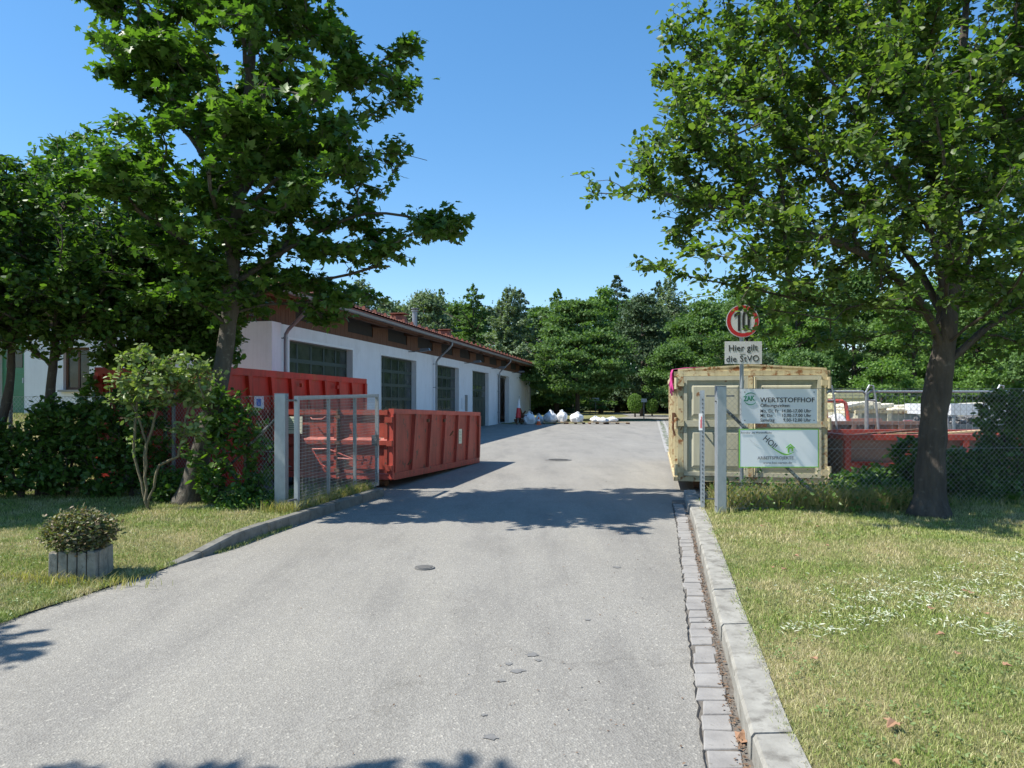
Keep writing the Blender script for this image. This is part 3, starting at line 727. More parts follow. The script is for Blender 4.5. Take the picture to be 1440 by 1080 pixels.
def end_doors(e, wd, H, paint, rail, lat=True):
    fr = MB(); fr.box(-wd-.01, -wd+.09, -.02, .055, -.02, H-.091); fr.box(-.09, .01, -.02, .055, -.02, H-.091); fr.box(-wd+.09, -.09, -.02, .055, -.03, .07)
    fr.build('end_frame', rail, e)
    mid = -wd*.44
    for a, b, side in ((-wd+.095, mid-.03, 1), (mid+.03, -.095, 0)):
        d = MB(); d.box(a, b, .0, .03, .08, H-.02)
        d.box(a, b, -.045, -.001, H-.115, H-.02); d.box(a, b, -.035, -.001, .08, .16)
        # folded channel across the middle
        zc = H*.50
        d.hexa([(a,-.06,zc-.03),(b,-.06,zc-.03),(b,-.001,zc-.09),(a,-.001,zc-.09),(a,-.06,zc+.05),(b,-.06,zc+.05),(b,-.001,zc+.10),(a,-.001,zc+.10)])
        d.box(a, a+.06, -.035, -.0012, .16, H-.115); d.box(b-.06, b, -.035, -.0012, .16, H-.115)
        dd = d.build('door', paint, e)
        h = MB()
        for z in (.18, H*.5, H-.2):
            xx = a-.05 if side else b+.05
            h.box(xx-.05, xx+.05, -.075, -.021, z-.05, z+.05)
        h.build('hinge', paint, dd)
    l = MB(); l.tube([(mid, -.07, .0), (mid, -.07, H-.0)], .02, 8)
    for z in (.12, H*.5, H-.15): l.box(mid-.05, mid+.05, -.09, -.036, z-.03, z+.03)
    l.box(mid-.035, mid+.035, -.05, .02, .06, H-.02); l.build('lock_bar', 'rust', e)
    l = MB(); z = H*.27
    l.tube([(mid-.50, -.08, z+.16), (mid-.2, -.08, z+.17), (mid-.02, -.09, z+.12)], .016, 6)
    l.tube([(mid-.50, -.08, z+.16), (mid-.30, -.10, z-.12), (mid-.22, -.1, z-.15)], .014, 6); l.tube([(mid+.02, -.08, z), (mid+.62, -.08, z-.02)], .018, 6); l.tube([(mid+.02, -.08, z+.1), (mid+.30, -.08, z+.0)], .016, 6)
    for x in (mid+.5, mid+.66): l.tube([(x, -.09, z-.10), (x+.03, -.1, z+.06)], .022, 6)
    l.tube([(mid-.55,-.06,H-.17),(mid-.5,-.09,H-.2),(mid-.3,-.09,H-.2),(mid-.25,-.06,H-.15)], .012, 6)
    SPLIT.add('latch_lever'); l.build('latch_lever', 'red_top' if paint != 'cream' else 'rust', e)
def runners(e, wd, L, h, wheels=True):
    b = MB()
    for x in (-wd/2-.53, -wd/2+.43): b.box(x, x+.1, .15, L-.1, -h+.02, -.041)
    for k in range(6): y = .3+(L-.6)*k/5; b.box(-wd/2-.43, -wd/2+.43, y-.04, y+.04, -h+.08, -.041)
    b.build('skid_frame', 'rust', e)
    if wheels:
        for x in (-wd/2-.95, -wd/2+.72):
            t = MB(); t.tube([(x, .35, -h+.10), (x+.22, .35, -h+.10)], .10, 20); t.build('roller', 'rust', e)
# low faded red container in front of the doors
NR, FR = (-2.15, 12.8), (-.84, 18.3); tl = -math.atan(.155/5.65)
e, L = open_container('skip_container', NR, FR, 2.40, 1.25, .20, 'red_old', 'red_top', 7, .16, 'low faded red open skip with ribbed side and double end doors', tilt=tl)
end_doors(e, 2.40, 1.25, 'red_old', 'red_top'); runners(e, 2.4, L, .19)
s = MB(); s.box(.0462, .049, 3.75, 3.98, .50, .84); s.box(-.0195, .0461, 3.77, 3.96, .55, .8); st = s.build('notice_sticker', 'paper', e)
t = MB()
for k in range(7): t.box(.0495, .0505, 3.79, 3.79+.15*(.6+.4*((k*7) % 3)/2), .78-k*.035, .79-k*.035)
t.build('print_lines', 'logo_green', st)
s = MB(); s.box(-2.14, -1.78, -.058, -.0465, .78, 1.10); st = s.build('notice_sticker', 'paper', e)
t = MB()
for k in range(6): t.box(-2.10, -1.85-.03*(k % 3), -.061, -.0585, 1.05-k*.04, 1.06-k*.04)
t.build('print_lines', 'logo_green', st)
s = MB()
for y in (1.6, 2.6): s.box(.046, .09, y, y+.07, 1.0, 1.07)
for y, z in ((.6,.2),(3.1,.7)): s.tube([(.05,y,z),(.10,y+.06,z+.1),(.05,y+.1,z+.02)], .015, 6)
s.build('net_hook', 'rust', e)
# junk seen above its rim (white lettering panel leaning inside)
# big bright red container
NR2, FR2 = (-4.92, 12.15), (-3.96, 19.3)
e, L = open_container('skip_container', NR2, FR2, 2.40, 2.02, .16, 'red', 'red', 9, -.30, 'tall bright red open container standing behind the low red skip', toprail=.13)
end_doors(e, 2.40, 2.02, 'red', 'red'); runners(e, 2.4, L, .15)
s = MB(); s.box(.046, .052, .95, 1.32, 1.28, 1.52); st = s.build('notice_sticker', 'board_grey', e); t = MB(); t.box(.0525, .055, 1.03, 1.2, 1.33, 1.47); t.build('blue_emblem', 'bluepaint', st)
s = MB()
for y in (2.9, 4.9): s.box(.046, .10, y, y+.09, 1.72, 1.80)
s.build('net_hook', 'red', e)
# cream closed container on the right
PL, PF = (2.93, 12.55), (4.25, 19.1)
d = (Vector(PF)-Vector(PL)).normalized(); wd = 2.46
near_right = (PL[0]+d.y*wd, PL[1]-d.x*wd); L = 6.5
e = empty('cream_container', (near_right[0], near_right[1], .22), math.atan2(-d.x, d.y), 'tall rusty cream steel container with closed double doors', 'container')
H = 1.90
b = MB()
for x0, x1 in ((-.06, -.02), (-wd+.02, -wd+.06)): b.box(x0, x1, .06, L-.05, 0, H)
b.box(-wd+.06, -.06, L-.09, L-.05, 0, H); b.box(-wd+.06, -.06, .06, L-.09, 0, .04); b.build('body', 'cream', e)
r = MB(); z1 = H+.10
rp = [(-wd, 0), (-wd*.5, .075), (0, 0)]
for (xa, za), (xb, zb) in zip(rp, rp[1:]):
    r.hexa([(xa,.02,H+.002+za),(xb,.02,H+.002+zb),(xb,L,H+.002+zb),(xa,L,H+.002+za),(xa,.02,H+.035+za),(xb,.02,H+.035+zb),(xb,L,H+.035+zb),(xa,L,H+.035+za)])
r.prism([(-wd+.01,H-.03),(-.01,H-.03),(-.01,H+.001),(-wd/2,H+.0755),(-wd+.01,H+.001)], .03, .055)
r.build('ridged_lid', 'cream_rust', e)
fr = MB()
for x0, x1 in ((-wd-.005, -wd+.09), (-.09, .005)): fr.box(x0, x1, -.02, .059, -.04, H-.002)
fr.box(-wd+.09, -.09, -.018, .059, H-.09, H-.004); fr.box(-wd+.09, -.09, -.018, .059, -.04, .05); fr.build('end_frame', 'cream_rust', e)
for k in range(8):
    for s in (0, 1):
        y = .25+(L-.5)*k/7; rb = MB(); xa, xb = (-.02, .05) if s == 0 else (-wd-.05, -wd+.02); rb.box(xa, xb, y-.05, y+.05, .02, H-.1); rb.build('side_rib', 'cream_rust', e)
rb = MB()
for s in (0, 1):
    xa, xb = (-.02, .07) if s == 0 else (-wd-.07, -wd+.02)
    rb.box(xa, xb, .07, L-.06, H-.098, H-.005); rb.box(xa, xb, .07, L-.06, -.05, .018)
rb.build('side_rail', 'cream_rust', e)
mid = -wd*.505
for a, b_, side in ((-wd+.095, mid-.04, 1), (mid+.04, -.095, 0)):
    d_ = MB(); d_.box(a, b_, .0, .03, .06, H-.095)
    zc = .98
    d_.box(a, b_, -.05, -.001, zc-.06, zc+.05); d_.box(a, b_, -.04, -.001, .06, .13); d_.box(a, b_, -.04, -.001, H-.17, H-.096)
    for za, zb in ((.13, zc-.061), (zc+.051, H-.171)):
        d_.box(a, a+.06, -.04, -.001, za, zb); d_.box(b_-.06, b_, -.04, -.001, za, zb)
        # pressed panel
        d_.hexa([(a+.12,-.001,za+.06),(b_-.12,-.001,za+.06),(b_-.12,-.0008,zb-.06),(a+.12,-.0008,zb-.06),(a+.17,-.028,za+.11),(b_-.17,-.028,za+.11),(b_-.17,-.028,zb-.11),(a+.17,-.028,zb-.11)])
    dd = d_.build('door', 'cream', e)
    h = MB()
    for z in (.16, .98, H-.22):
        xx = -wd-.03 if side else .03
        h.tube([(xx, -.045, z-.10), (xx, -.045, z+.10)], .035, 10); h.box(min(xx, (-wd+.1 if side else -.1)), max(xx, (-wd+.1 if side else -.1)), -.072, -.0505, z-.05, z+.05)
    h.build('hinge', 'cream_rust', dd)
l = MB(); l.box(mid-.035, mid+.035, -.06, .02, .06, H-.097); l.tube([(mid+.07,-.075,.1),(mid+.07,-.075,H-.12)], .018, 8); l.build('door_post', 'cream_rust', e)
l = MB(); l.tube([(mid-.83,-.06,.9),(mid-.83,-.12,.93),(mid-.83,-.12,1.10),(mid-.80,-.06,1.13)], .014, 6); l.box(mid+.08, mid+.26, -.10, -.052, .92, 1.04)
l.tube([(-wd-.05,.12,.75),(-wd-.09,.12,.9),(-wd-.05,.12,1.15)], .02, 6); l.box(-wd-.10, -wd-.05, .1, .22, 1.02, 1.16); l.build('latch', 'rust', e)
runners(e, wd, L, .21)
# pink sheet hanging out of the corner
m = MB(); ox = Vector((near_right[0], near_right[1], 0)); u = Vector((d.y, -d.x, 0)); v = Vector((d.x, d.y, 0))
def lc(x, y, z): p = ox+u*x+v*y; return (p.x, p.y, z+.22)
rows = []
for i in range(13):
    t = i/12; y = .05+t*1.6
    for j in range(6):
        s_ = j/5; x = -wd-.085-.025*math.sin(i*1.9+j)-.02*s_; z = H+.03-s_*(.42-.1*math.sin(i*1.3)-.12*t); rows.append(lc(x, y, z))
    rows.append(lc(-wd+.12, y, H+.055+.01*math.sin(i*2))); rows.append(lc(-wd+.45-.1*math.sin(i), y, H+.075))
for i in range(12):
    for j in range(5): q = i*8+j; m.f.append((q, q+1, q+9, q+8))
    m.f.append((i*8, i*8+6, i*8+14, i*8+8)); m.f.append((i*8+6, i*8+7, i*8+15, i*8+14))
m.v = rows; o = m.build('plastic_sheet', 'magenta', smooth=True); so = o.modifiers.new('s', 'SOLIDIFY'); so.thickness = .006
tag(o, 'magenta plastic sheet hanging over the corner of the cream container', 'sheet')
# ------------------------------------------------------------------ gate, posts, chain-link
def post(px, base, w, top, label, mat='steel'):
    x, y = base; e = empty('gate_post', (x, y, .09), 0, label, 'gate post', 'gate posts')
    b = MB(); b.box(-w/2, w/2, -w/2, w/2, -.1, top-.09); b.build('post_tube', mat, e, bevel=.008)
    c = MB(); c.box(-w/2-.002, w/2+.002, -w/2-.002, w/2+.002, top-.0885, top-.083); c.build('post_cap', mat, e)
    c = MB()
    for z in (.12, 1.50):
        c.tube([(-w/2-.02, -w/2+.03, z), (-w/2-.0, -w/2+.03, z)], .012, 6)
    c.build('bolt', 'steel_dark', e)
    return e
post(0, (2.745, 9.36), .125, 1.785, 'light grey square gate post beside the opening hours board')
post(0, (-3.17, 9.78), .15, 1.69, 'light grey square gate post at the left end of the wire fence')
def gate(h, f, top_h, top_f, bot_h, bot_f, label):
    """leaf from hinge point h to far point f"""
    e = empty('gate_leaf', (h[0], h[1], .0), math.atan2(f[1]-h[1], f[0]-h[0]), label, 'gate')
    L = math.dist(h, f); zb = lambda x: bot_h+(bot_f-bot_h)*x/L; zt = lambda x: top_h+(top_f-top_h)*x/L
    fr = MB(); w = .055
    for x in (0, L): fr.bar((x, 0, zb(x)), (x, 0, zt(x)), w, w, (1,0,0))
    fr.build('stile', 'steel', e)
    fr = MB(); fr.bar((w/2, 0, zb(0)+.035), (L-w/2, 0, zb(L)+.035), w-.004, .07); fr.bar((w/2, 0, zt(0)-.028), (L-w/2, 0, zt(L)-.028), w-.004, .056); fr.build('rail', 'steel', e)
    for k in (1, 2):
        x = L*k/3; b = MB(); b.bar((x, .0, zb(x)+.072), (x, .0, zt(x)-.058), .045, .04, (1,0,0)); b.build('upright', 'steel', e)
    m = MB(); n = int(L/.042)
    for i in range(1, n):
        x = w/2+(L-w)*i/n; m.bar((x, -.026, zb(x)+.04), (x, -.026, zt(x)-.03), .0032, .0032, (1,0,0))
    for j in range(1, 34):
        t = j/34; m.bar((.01, -.030, zb(0)+(zt(0)-zb(0))*t), (L-.01, -.030, zb(L)+(zt(L)-zb(L))*t), .0035, .0035)
    m.build('wire_mesh', 'wire', e)
    return e, L
e, L = gate((-2.88, 9.52), (-2.35, 12.38), 1.66, 1.71, .13, .12, 'grey wire mesh gate leaf folded open before the low red skip')
h = MB(); h.bar((-.20, .02, 1.60), (-.03, 0, 1.60), .025); h.bar((-.20, .02, .28), (-.03, 0, .28), .025); h.build('hinge', 'steel_dark', e)
h = MB(); h.box(L-.12, L-.04, -.05, .05, .82, 1.0); h.bar((L-.02, -.06, .93), (L-.12, -.06, .93), .02); h.build('lock_box', 'steel_dark', e)
h = MB(); h.box(L-.06, L-.035, -.04, -.031, 0.35, .60); h.build('drop_bolt', 'white', e)
e, L = gate((2.62, 9.78), (3.20, 12.02), 1.74, 1.76, .10, .12, 'grey gate leaf seen edge on beside the right gate post')
h = MB(); h.bar((.0, -.05, 1.66), (.02, -.42, 1.66), .02); h.bar((.0, -.05, .25), (.02, -.42, .25), .02); h.build('hinge', 'steel_dark', e)
h = MB()
for k in range(26): h.box(-.032, -.0285, -.008, .008, .2+k*.056, .225+k*.056)
h.build('slot_row', 'steel_dark', e)
h = MB(); h.box(-.034, -.0286, -.0, .05, 1.19, 1.42); o = h.build('notice_sticker', 'white', e); h = MB(); h.box(-.036, -.0345, .008, .018, 1.22, 1.38); h.box(-.036, -.0345, .024, .030, 1.22, 1.34); h.build('red_print', 'sign_red', o)

def chain(a, b, zb, zt, cell=.074, sag=0):
    """chain link panel between ground points a and b"""
    m = MB(); L = math.dist(a, b); H = zt-zb; ux, uy = (b[0]-a[0])/L, (b[1]-a[1])/L; r = .0015
    def P(s, z, o): return (a[0]+ux*s-uy*o, a[1]+uy*s+ux*o, z)
    n = int((L+H)/cell)
    for i in range(n):
        s = i*cell
        s0, z0 = (s, zb) if s <= L else (L, zb+(s-L)); s1, z1 = (s-H, zt) if s-H >= 0 else (0, zb+s)
        m.bar(P(s0, z0, .002), P(s1, z1, .002), r*1.5)
        s0, z0 = (L-s, zb) if s <= L else (0, zb+(s-L)); s1, z1 = (L-s+H, zt) if s-H >= 0 else (L, zb+s)
        m.bar(P(s0, z0, -.002), P(s1, z1, -.002), r*1.5)
    return m
def fence(pts, zb, zt, label, posts, braces):
    e = empty('chain_link_fence', (0, 0, 0), 0, label, 'fence')
    for i, (a, b) in enumerate(zip(pts, pts[1:])):
        chain(a, b, zb, zt).build('wire_mesh', 'wire', e, fix=False)
    for z in (zb+.03, (zb+zt)/2, zt):
        m = MB(); m.tube([(p[0], p[1], z) for p in pts], .0028, 5); m.build('tension_wire', 'wire', e)
    for x, y in posts:
        m = MB(); m.tube([(x, y+.03, 0), (x, y+.03, zt+.06)], .03, 10); m.build('fence_post', 'steel_dark', e)
    for a, b in braces:
        m = MB(); m.tube([a, b], .021, 8); m.build('brace', 'camo', e)
    return e
M['camo'] = simple('flaking_painted_steel', (.09, .10, .11), (.17, .18, .2), 9, .6, .3, stain=(.5, .52, .5), stain_at=(.52, .56), stain_scale=16)
fence([(2.82, 9.42), (5.6, 9.62), (8.6, 9.9), (13, 10.2)], .14, 1.76, 'chain link wire fence carrying the notice boards right of the drive', [(5.62, 9.62), (8.6, 9.9), (13, 10.2)], [((2.83, 9.50, 1.50), (4.32, 9.62, .12))])
fence([(-3.26, 9.82), (-5.25, 11.0), (-8.2, 11.6), (-11.5, 12.0), (-16, 12.4)], .12, 1.66, 'chain link wire fence behind the shrubs left of the drive', [(-5.25, 11.0), (-8.2, 11.6), (-11.5, 12.0)], [((-3.27, 9.86, 1.35), (-4.6, 10.65, .25))])

# ------------------------------------------------------------------ signs and boards
YB = 9.30
def board(name, px0, px1, py0, py1, label, mat, tiltz=0):
    x0, _, z1 = W(px0, py0, YB); x1, _, z0 = W(px1, py1, YB)
    e = empty(name, (x0, YB, z0), R(1.2), label, 'notice board'); w, h = x1-x0, z1-z0
    return e, w, h
e, w, h = board('notice_board', 1043, 1150, 547, 595.5, 'light grey board giving the recycling yard opening hours', 'board_grey')
b = MB(); b.box(0, w, 0, .004, 0, h); b.build('panel', 'board_grey', e)
b = MB()
for x in (.04, w-.04):
    for z in (.04, h-.04): b.disc((x, -.003, z), .008, .003, 10)
b.build('screw', 'steel_dark', e)
Y_ = -.004
def T(e, s, size, x, z, mat='ink', off=0, sx=1, rot=0, space=1, name='lettering'): return text_mesh(name, s, size, (x, Y_, z), rot, mat, e, off, 'LEFT', sx, space)
u = w/450                                     # from the zoomed crop: 450 units wide
T(e, 'WERTSTOFFHOF', .088, 110*u, h-78*u, 'ink', .0011, 1.04, 0, 1.05)
T(e, 'Öffnungszeiten:', .062, 110*u, h-107*u, 'ink', .0003, 1.02)
for i, (a_, b_) in enumerate((('Mo, Di, Fr', '14.00-17.00 Uhr'), ('Mi, Do', '10.00-17.00 Uhr'), ('Samstag', '9.00-12.00 Uhr'))):
    z = h-(139+27*i)*u; T(e, a_, .061, 110*u, z, 'ink', .0004, .90, 0, 1.06); T(e, b_, .061, (236 if i < 2 else 247)*u, z, 'ink', .0004, .91, 0, 1.06)
T(e, 'ZAK', .088, 12*u, h-72*u, 'logo_green', .0028, .82, R(4))
g = MB()
def arc(g, cx, cz, r0, a0, a1, th, n=18):
    for i in range(n):
        p = []
        for k in (i, i+1):
            t = k/n; a = a0+(a1-a0)*t; wd_ = th*math.sin(math.pi*max(.06, min(.94, t)))
            p.append(((cx+math.cos(a)*(r0-wd_), cz+math.sin(a)*(r0-wd_)), (cx+math.cos(a)*r0, cz+math.sin(a)*r0)))
        q = [p[0][0], p[0][1], p[1][1], p[1][0]]; g.prism([(x, z) for x, z in q], Y_-.0012, Y_+.003)
cx, cz = 52*u, h-58*u
arc(g, cx, cz, 38*u, R(35), R(165), 6*u); arc(g, cx, cz, 38*u, R(-165), R(-30), 6*u); g.build('logo_arc', 'logo_green', e)
e, w, h = board('notice_board', 1039, 1152, 603, 657.5, 'white board with lime green edge, swoosh and small house', 'board_white')
e.location.y = YB-.01
b = MB(); b.box(.012, w-.012, 0, .004, .012, h-.012); b.build('panel', 'board_white', e)
b = MB(); b.box(0, w, -.002, .005, 0, .0118); b.box(0, w, -.002, .005, h-.0118, h); b.box(0, .0118, -.002, .005, .012, h-.012); b.box(w-.0118, w, -.002, .005, .012, h-.012); b.build('rim', 'lime', e)
u = w/486
T(e, 'Betreiber des Wertstoffhofes:', .034, 10*u, h-28*u, 'ink_grey', .0004, 1.0)
T(e, 'HOI!', .112, 142*u, h-62*u, 'ink', -.0002, .9, R(-42))
T(e, 'ARBEITSPROJEKTE', .056, 112*u, h-184*u, 'ink_grey', .0013, .98, 0, 1.08)
T(e, 'www.hoi-verein.de', .046, 146*u, h-212*u, 'ink_grey', .0002, 1.02, 0, 1.05)
g = MB(); n = 24; up_ = []; lo_ = []
for i in range(n+1):
    t = i/n; x = (185+t*150)*u; c_ = h-(100+58*math.sin(min(t*1.25, 1)*math.pi/2)-18*max(0, (t-.62)/.38)**1.6)*u; th = (2+9*math.sin(math.pi*t))*u*.9
    up_.append((x, c_+th/2)); lo_.append((x, c_-th/2))
for i in range(n): g.prism([lo_[i], lo_[i+1], up_[i+1], up_[i]], Y_-.0005, Y_+.002)
hx, hz = 318*u, h-148*u; k = u
g.prism([(hx-34*k, hz+34*k), (hx-6*k, hz+58*k), (hx+22*k, hz+34*k), (hx+17*k, hz+30*k), (hx-6*k, hz+50*k), (hx-29*k, hz+30*k)], Y_-.0015, Y_+.002)
g.prism([(hx-22*k, hz+32*k), (hx-22*k, hz+2*k), (hx-12*k, hz+5*k), (hx-12*k, hz+39*k)], Y_-.001, Y_+.002)
g.prism([(hx+2*k, hz+39*k), (hx+2*k, hz+10*k), (hx+11*k, hz+13*k), (hx+11*k, hz+32*k)], Y_-.001, Y_+.002)
g.prism([(hx-13*k, hz+41*k), (hx-13*k, hz+28*k), (hx+3*k, hz+28*k), (hx+3*k, hz+41*k)], Y_-.0012, Y_+.002)
g.build('house_swoosh_emblem', 'lime', e)
g = MB(); pts = [(62+ t*60, 58+ (t**.6)*45) for t in (0, .25, .5, .75, 1)]
for (a, b_), (c_, d_) in zip(pts, pts[1:]): g.bar((a*u, Y_, h-b_*u), (c_*u, Y_, h-d_*u), .002, .001)
g.build('thin_stroke', 'ink_grey', e)
# speed limit sign on its pole behind the fence
YS = 11.5; xs = (1043-720)/1000*YS
e = empty('speed_limit_sign', (xs, YS, 0), 0, 'round red rimmed 10 sign above a white plate on a thin pole', 'traffic sign')
m = MB(); m.tube([(0, 0, 0), (0, 0, 3.14)], .031, 12); m.build('pole', 'steel', e)
zc = 1.6+(563-452)/1000*YS; r = 23.2/1000*YS
m = MB(); m.disc((0, -.05, zc), r, .004, 48); disc_ = m.build('sign_disc', 'white', e)
m = MB(); n = 48
for k in range(n):
    a0, a1 = 2*math.pi*k/n, 2*math.pi*(k+1)/n
    m.add([(math.cos(a)*q, -.0515, zc+math.sin(a)*q) for a in (a0, a1) for q in (r*.73, r*.955)], [(0, 1, 3, 2)])
m.build('red_rim', 'sign_red', disc_, fix=False)
m = MB(); hh = r*.60; y_ = -.0535; w_ = r*.155
m.prism([(-r*.22-w_/2, zc-hh), (-r*.22+w_/2, zc-hh), (-r*.22+w_/2, zc+hh), (-r*.22-w_/2+.01, zc+hh), (-r*.22-w_/2-r*.22, zc+hh-r*.20), (-r*.22-w_/2-r*.22, zc+hh-r*.40), (-r*.22-w_/2, zc+hh-r*.24)], y_, y_+.001)
n = 36; a_, b_ = r*.235, hh; ox_ = r*.20
for k in range(n):
    q = []
    for t in (k, k+1):
        an = 2*math.pi*t/n; ca, sa = math.cos(an), math.sin(an); e1 = 2/3.2
        fx, fz = math.copysign(abs(ca)**e1, ca), math.copysign(abs(sa)**e1, sa); q.append(((ox_+fx*a_, zc+fz*b_), (ox_+fx*(a_-w_), zc+fz*(b_-w_))))
    m.prism([q[0][0], q[1][0], q[1][1], q[0][1]], y_, y_+.001)
m.build('lettering', 'ink', disc_)
x0, _, z1 = W(1018, 480.5, YS); x1, _, z0 = W(1070, 512, YS)
m = MB(); m.box(x0-xs, x1-xs, -.05, -.046, z0, z1); m.build('plate', 'white', e, bevel=.001)
text_mesh('lettering', 'Hier gilt', .142, (.005, -.052, z1-.150), R(1.5), 'ink', e, .0015, 'CENTER', .95, 1.05)
text_mesh('lettering', 'die StVO', .142, (0.0, -.052, z1-.325), R(1.5), 'ink', e, .0015, 'CENTER', .95, 1.08)
m = MB(); m.box(-.045, .04, -.0525, -.0505, z1-.207, z1-.199); m.build('lettering', 'ink', e)
m = MB()
for z in (zc-.15, zc+.15, (z0+z1)/2): m.tube([(0,0,z-.02),(0,0,z+.02)], .04, 10); m.box(-.05, .05, -.045, -.03, z-.015, z+.015)
m.build('clamp', 'steel_dark', e)

# ------------------------------------------------------------------ planter
px_, py_ = -3.87, 6.40
e = empty('concrete_planter', (px_, py_, .045), R(8), 'low grey planter of upright concrete palisades at the lawn edge', 'planter'); e.scale = (.78, .82, 1)
for i in range(5):
    for (x, y) in ((-.20+i*.10, -.20), (-.20+i*.10, .20)):
        m = MB(); m.hexa([(x-.047,y-.04,-.08),(x+.047,y-.04,-.08),(x+.047,y+.04,-.08),(x-.047,y+.04,-.08),(x-.043,y-.036,.23+.01*((i*7)%3)),(x+.043,y-.036,.22),(x+.043,y+.036,.22),(x-.043,y+.036,.235)]); m.build('palisade', 'planter', e, bevel=.01)
for i in range(3):
    for x in (-.222, .222):
        y = -.105+i*.105; m = MB(); m.box(x-.04, x+.04, y-.048, y+.048, -.08, .225); m.build('palisade', 'planter', e, bevel=.01)
m = MB(); m.box(-.18, .18, -.158, .158, 0, .18); m.build('soil', 'dirt', e)

# ------------------------------------------------------------------ materials stored behind the right fence
def P3(px, py, Y): return W(px, py, Y)
# red stake body container seen side on
e = empty('skip_container', (5.75, 12.3, .12), R(-2), 'low red frame container behind the right fence, filled with timber', 'container')
L = 3.9; H = .84
b = MB(); b.box(0, L, 0, 2.2, 0, .05); b.box(.02, L-.02, .06, .09, .05, H-.05); b.box(.02, L-.02, 2.1, 2.13, .05, H-.05); b.box(0, .03, .09, 2.1, .05, H-.05); b.box(L-.03, L, .09, 2.1, .05, H-.05); b.build('body', 'pinkbrown', e)
b = MB(); b.box(-.03, L+.03, -.03, .10, H-.045, H+.05); b.box(-.03, L+.03, 2.08, 2.2, H-.045, H+.05); b.box(-.03, .08, .1, 2.08, H-.045, H+.05); b.box(L-.08, L+.03, .1, 2.08, H-.045, H+.05); b.build('top_rail', 'red_top', e)
for k, x in enumerate((.0, 1.02, 2.0, 2.95, L-.09)):
    b = MB(); b.box(x, x+.10, -.028, .06, 0, H-.046); b.build('side_rib', 'red_top', e)
b = MB(); b.box(.1, L-.1, .0, .06, .32, .40); b.box(.1, L-.1, -.01, .06, -.03, .06); b.build('side_rail', 'red_top', e)
b = MB(); b.hexa([(.12,.0,.42),(.5,.0,.42),(1.0,.0,.12),(.7,.0,.12),(.12,.05,.42),(.5,.05,.42),(1.0,.05,.12),(.7,.05,.12)]); b.build('diagonal_plate', 'red', e)
# timber load on it
rnd = random.Random(12)
for i in range(12):
    x = 6.1+rnd.random()*2.2; y = 12.7+rnd.random()*1.3; z = .90+rnd.uniform(0, .10); a = rnd.uniform(-.5, .5); l_ = rnd.uniform(.9, 1.6)
    m = MB(); m.bar((x, y, z), (x+l_*math.cos(a), y+l_*math.sin(a)*.5, z+rnd.uniform(-.05, .12)), rnd.uniform(.08, .2), .03)
    tag(m.build('plank', ['wood_new', 'pinkbrown', 'wood'][i % 3]), 'loose board lying on the timber heap in the red frame container', 'plank', 'boards on the timber heap')
# long brown container behind
x0, _, z1 = W(1160, 592, 15.5)
e = empty('skip_container', (x0, 15.5, .1), R(-3), 'long faded brown container behind the red frame container', 'container')
b = MB(); b.box(0, 2.2, 0, 2.3, .0, z1-.1-.08); b.build('body', 'pinkbrown', e); b = MB(); b.box(-.04, 2.24, -.05, .06, z1-.18+.002, z1-.1); b.box(-.04, 2.24, 2.25, 2.35, z1-.178, z1-.1); b.build('top_rail', 'pinkbrown', e)
for k in range(5): b = MB(); b.box(.05+k*.5, .15+k*.5, -.05, -.001, 0, z1-.181); b.build('side_rib', 'pinkbrown', e)
x0, _, z1 = W(1250, 598, 15.2)
e = empty('timber_stack', (x0, 15.3, .0), R(4), 'stack of pale orange boards beside the long brown container', 'timber stack')
rnd = random.Random(3)
for k in range(6):
    m = MB(); m.box(rnd.uniform(-.1, .1), 1.9+rnd.uniform(-.2, .2), 0, 1.2, .16*k+.01, .16*k+.14); m.build('board', 'wood_new' if k % 2 else 'wood', e)
# cream container with foam, behind
x0, _, _ = W(1205, 600, 18.5); x1, _, _ = W(1320, 600, 18.5)
e = empty('skip_container', (x0, 18.5, .1), R(-2), 'cream container heaped with pale foam slabs behind the fence panels', 'container')
Lc = 2.4; H = 1.24
b = MB(); b.box(0, Lc, 0, 2.2, 0, H-.08); b.build('body', 'cream', e); b = MB(); b.box(-.04, Lc+.04, -.04, .08, H-.078, H); b.box(-.04, Lc+.04, 2.1, 2.24, H-.078, H); b.build('top_rail', 'cream_rust', e)
for k in range(4): b = MB(); b.box(k*.76, .1+k*.76, -.05, -.001, 0, H-.08); b.build('side_rib', 'cream', e)
b = MB(); b.box(1.15, 1.50, -.055, -.051, .88, 1.0); s_ = b.build('label', 'white', e); b = MB(); b.box(1.17, 1.48, -.058, -.0555, .94, .985); b.build('red_stripe', 'sign_red', s_)
rnd = random.Random(6)
for i in range(26):
    x, y, z = W(1175+rnd.random()*220, 0, 18.7+rnd.random()*1.3); t = MB(); w_ = rnd.uniform(.35, .8); hh = rnd.uniform(.08, .2); zz = 1.22+rnd.uniform(0, .22)
    a = rnd.uniform(-.4, .4); t.bar((x, y, zz), (x+w_*math.cos(a), y+w_*math.sin(a), zz+rnd.uniform(-.08, .10)), rnd.uniform(.3, .6), hh)
    tag(t.build('foam_slab', 'foam', bevel=.02), 'pale foam slab in the heap on top of the cream skip', 'foam slab', 'foam slabs heaped behind the right fence')
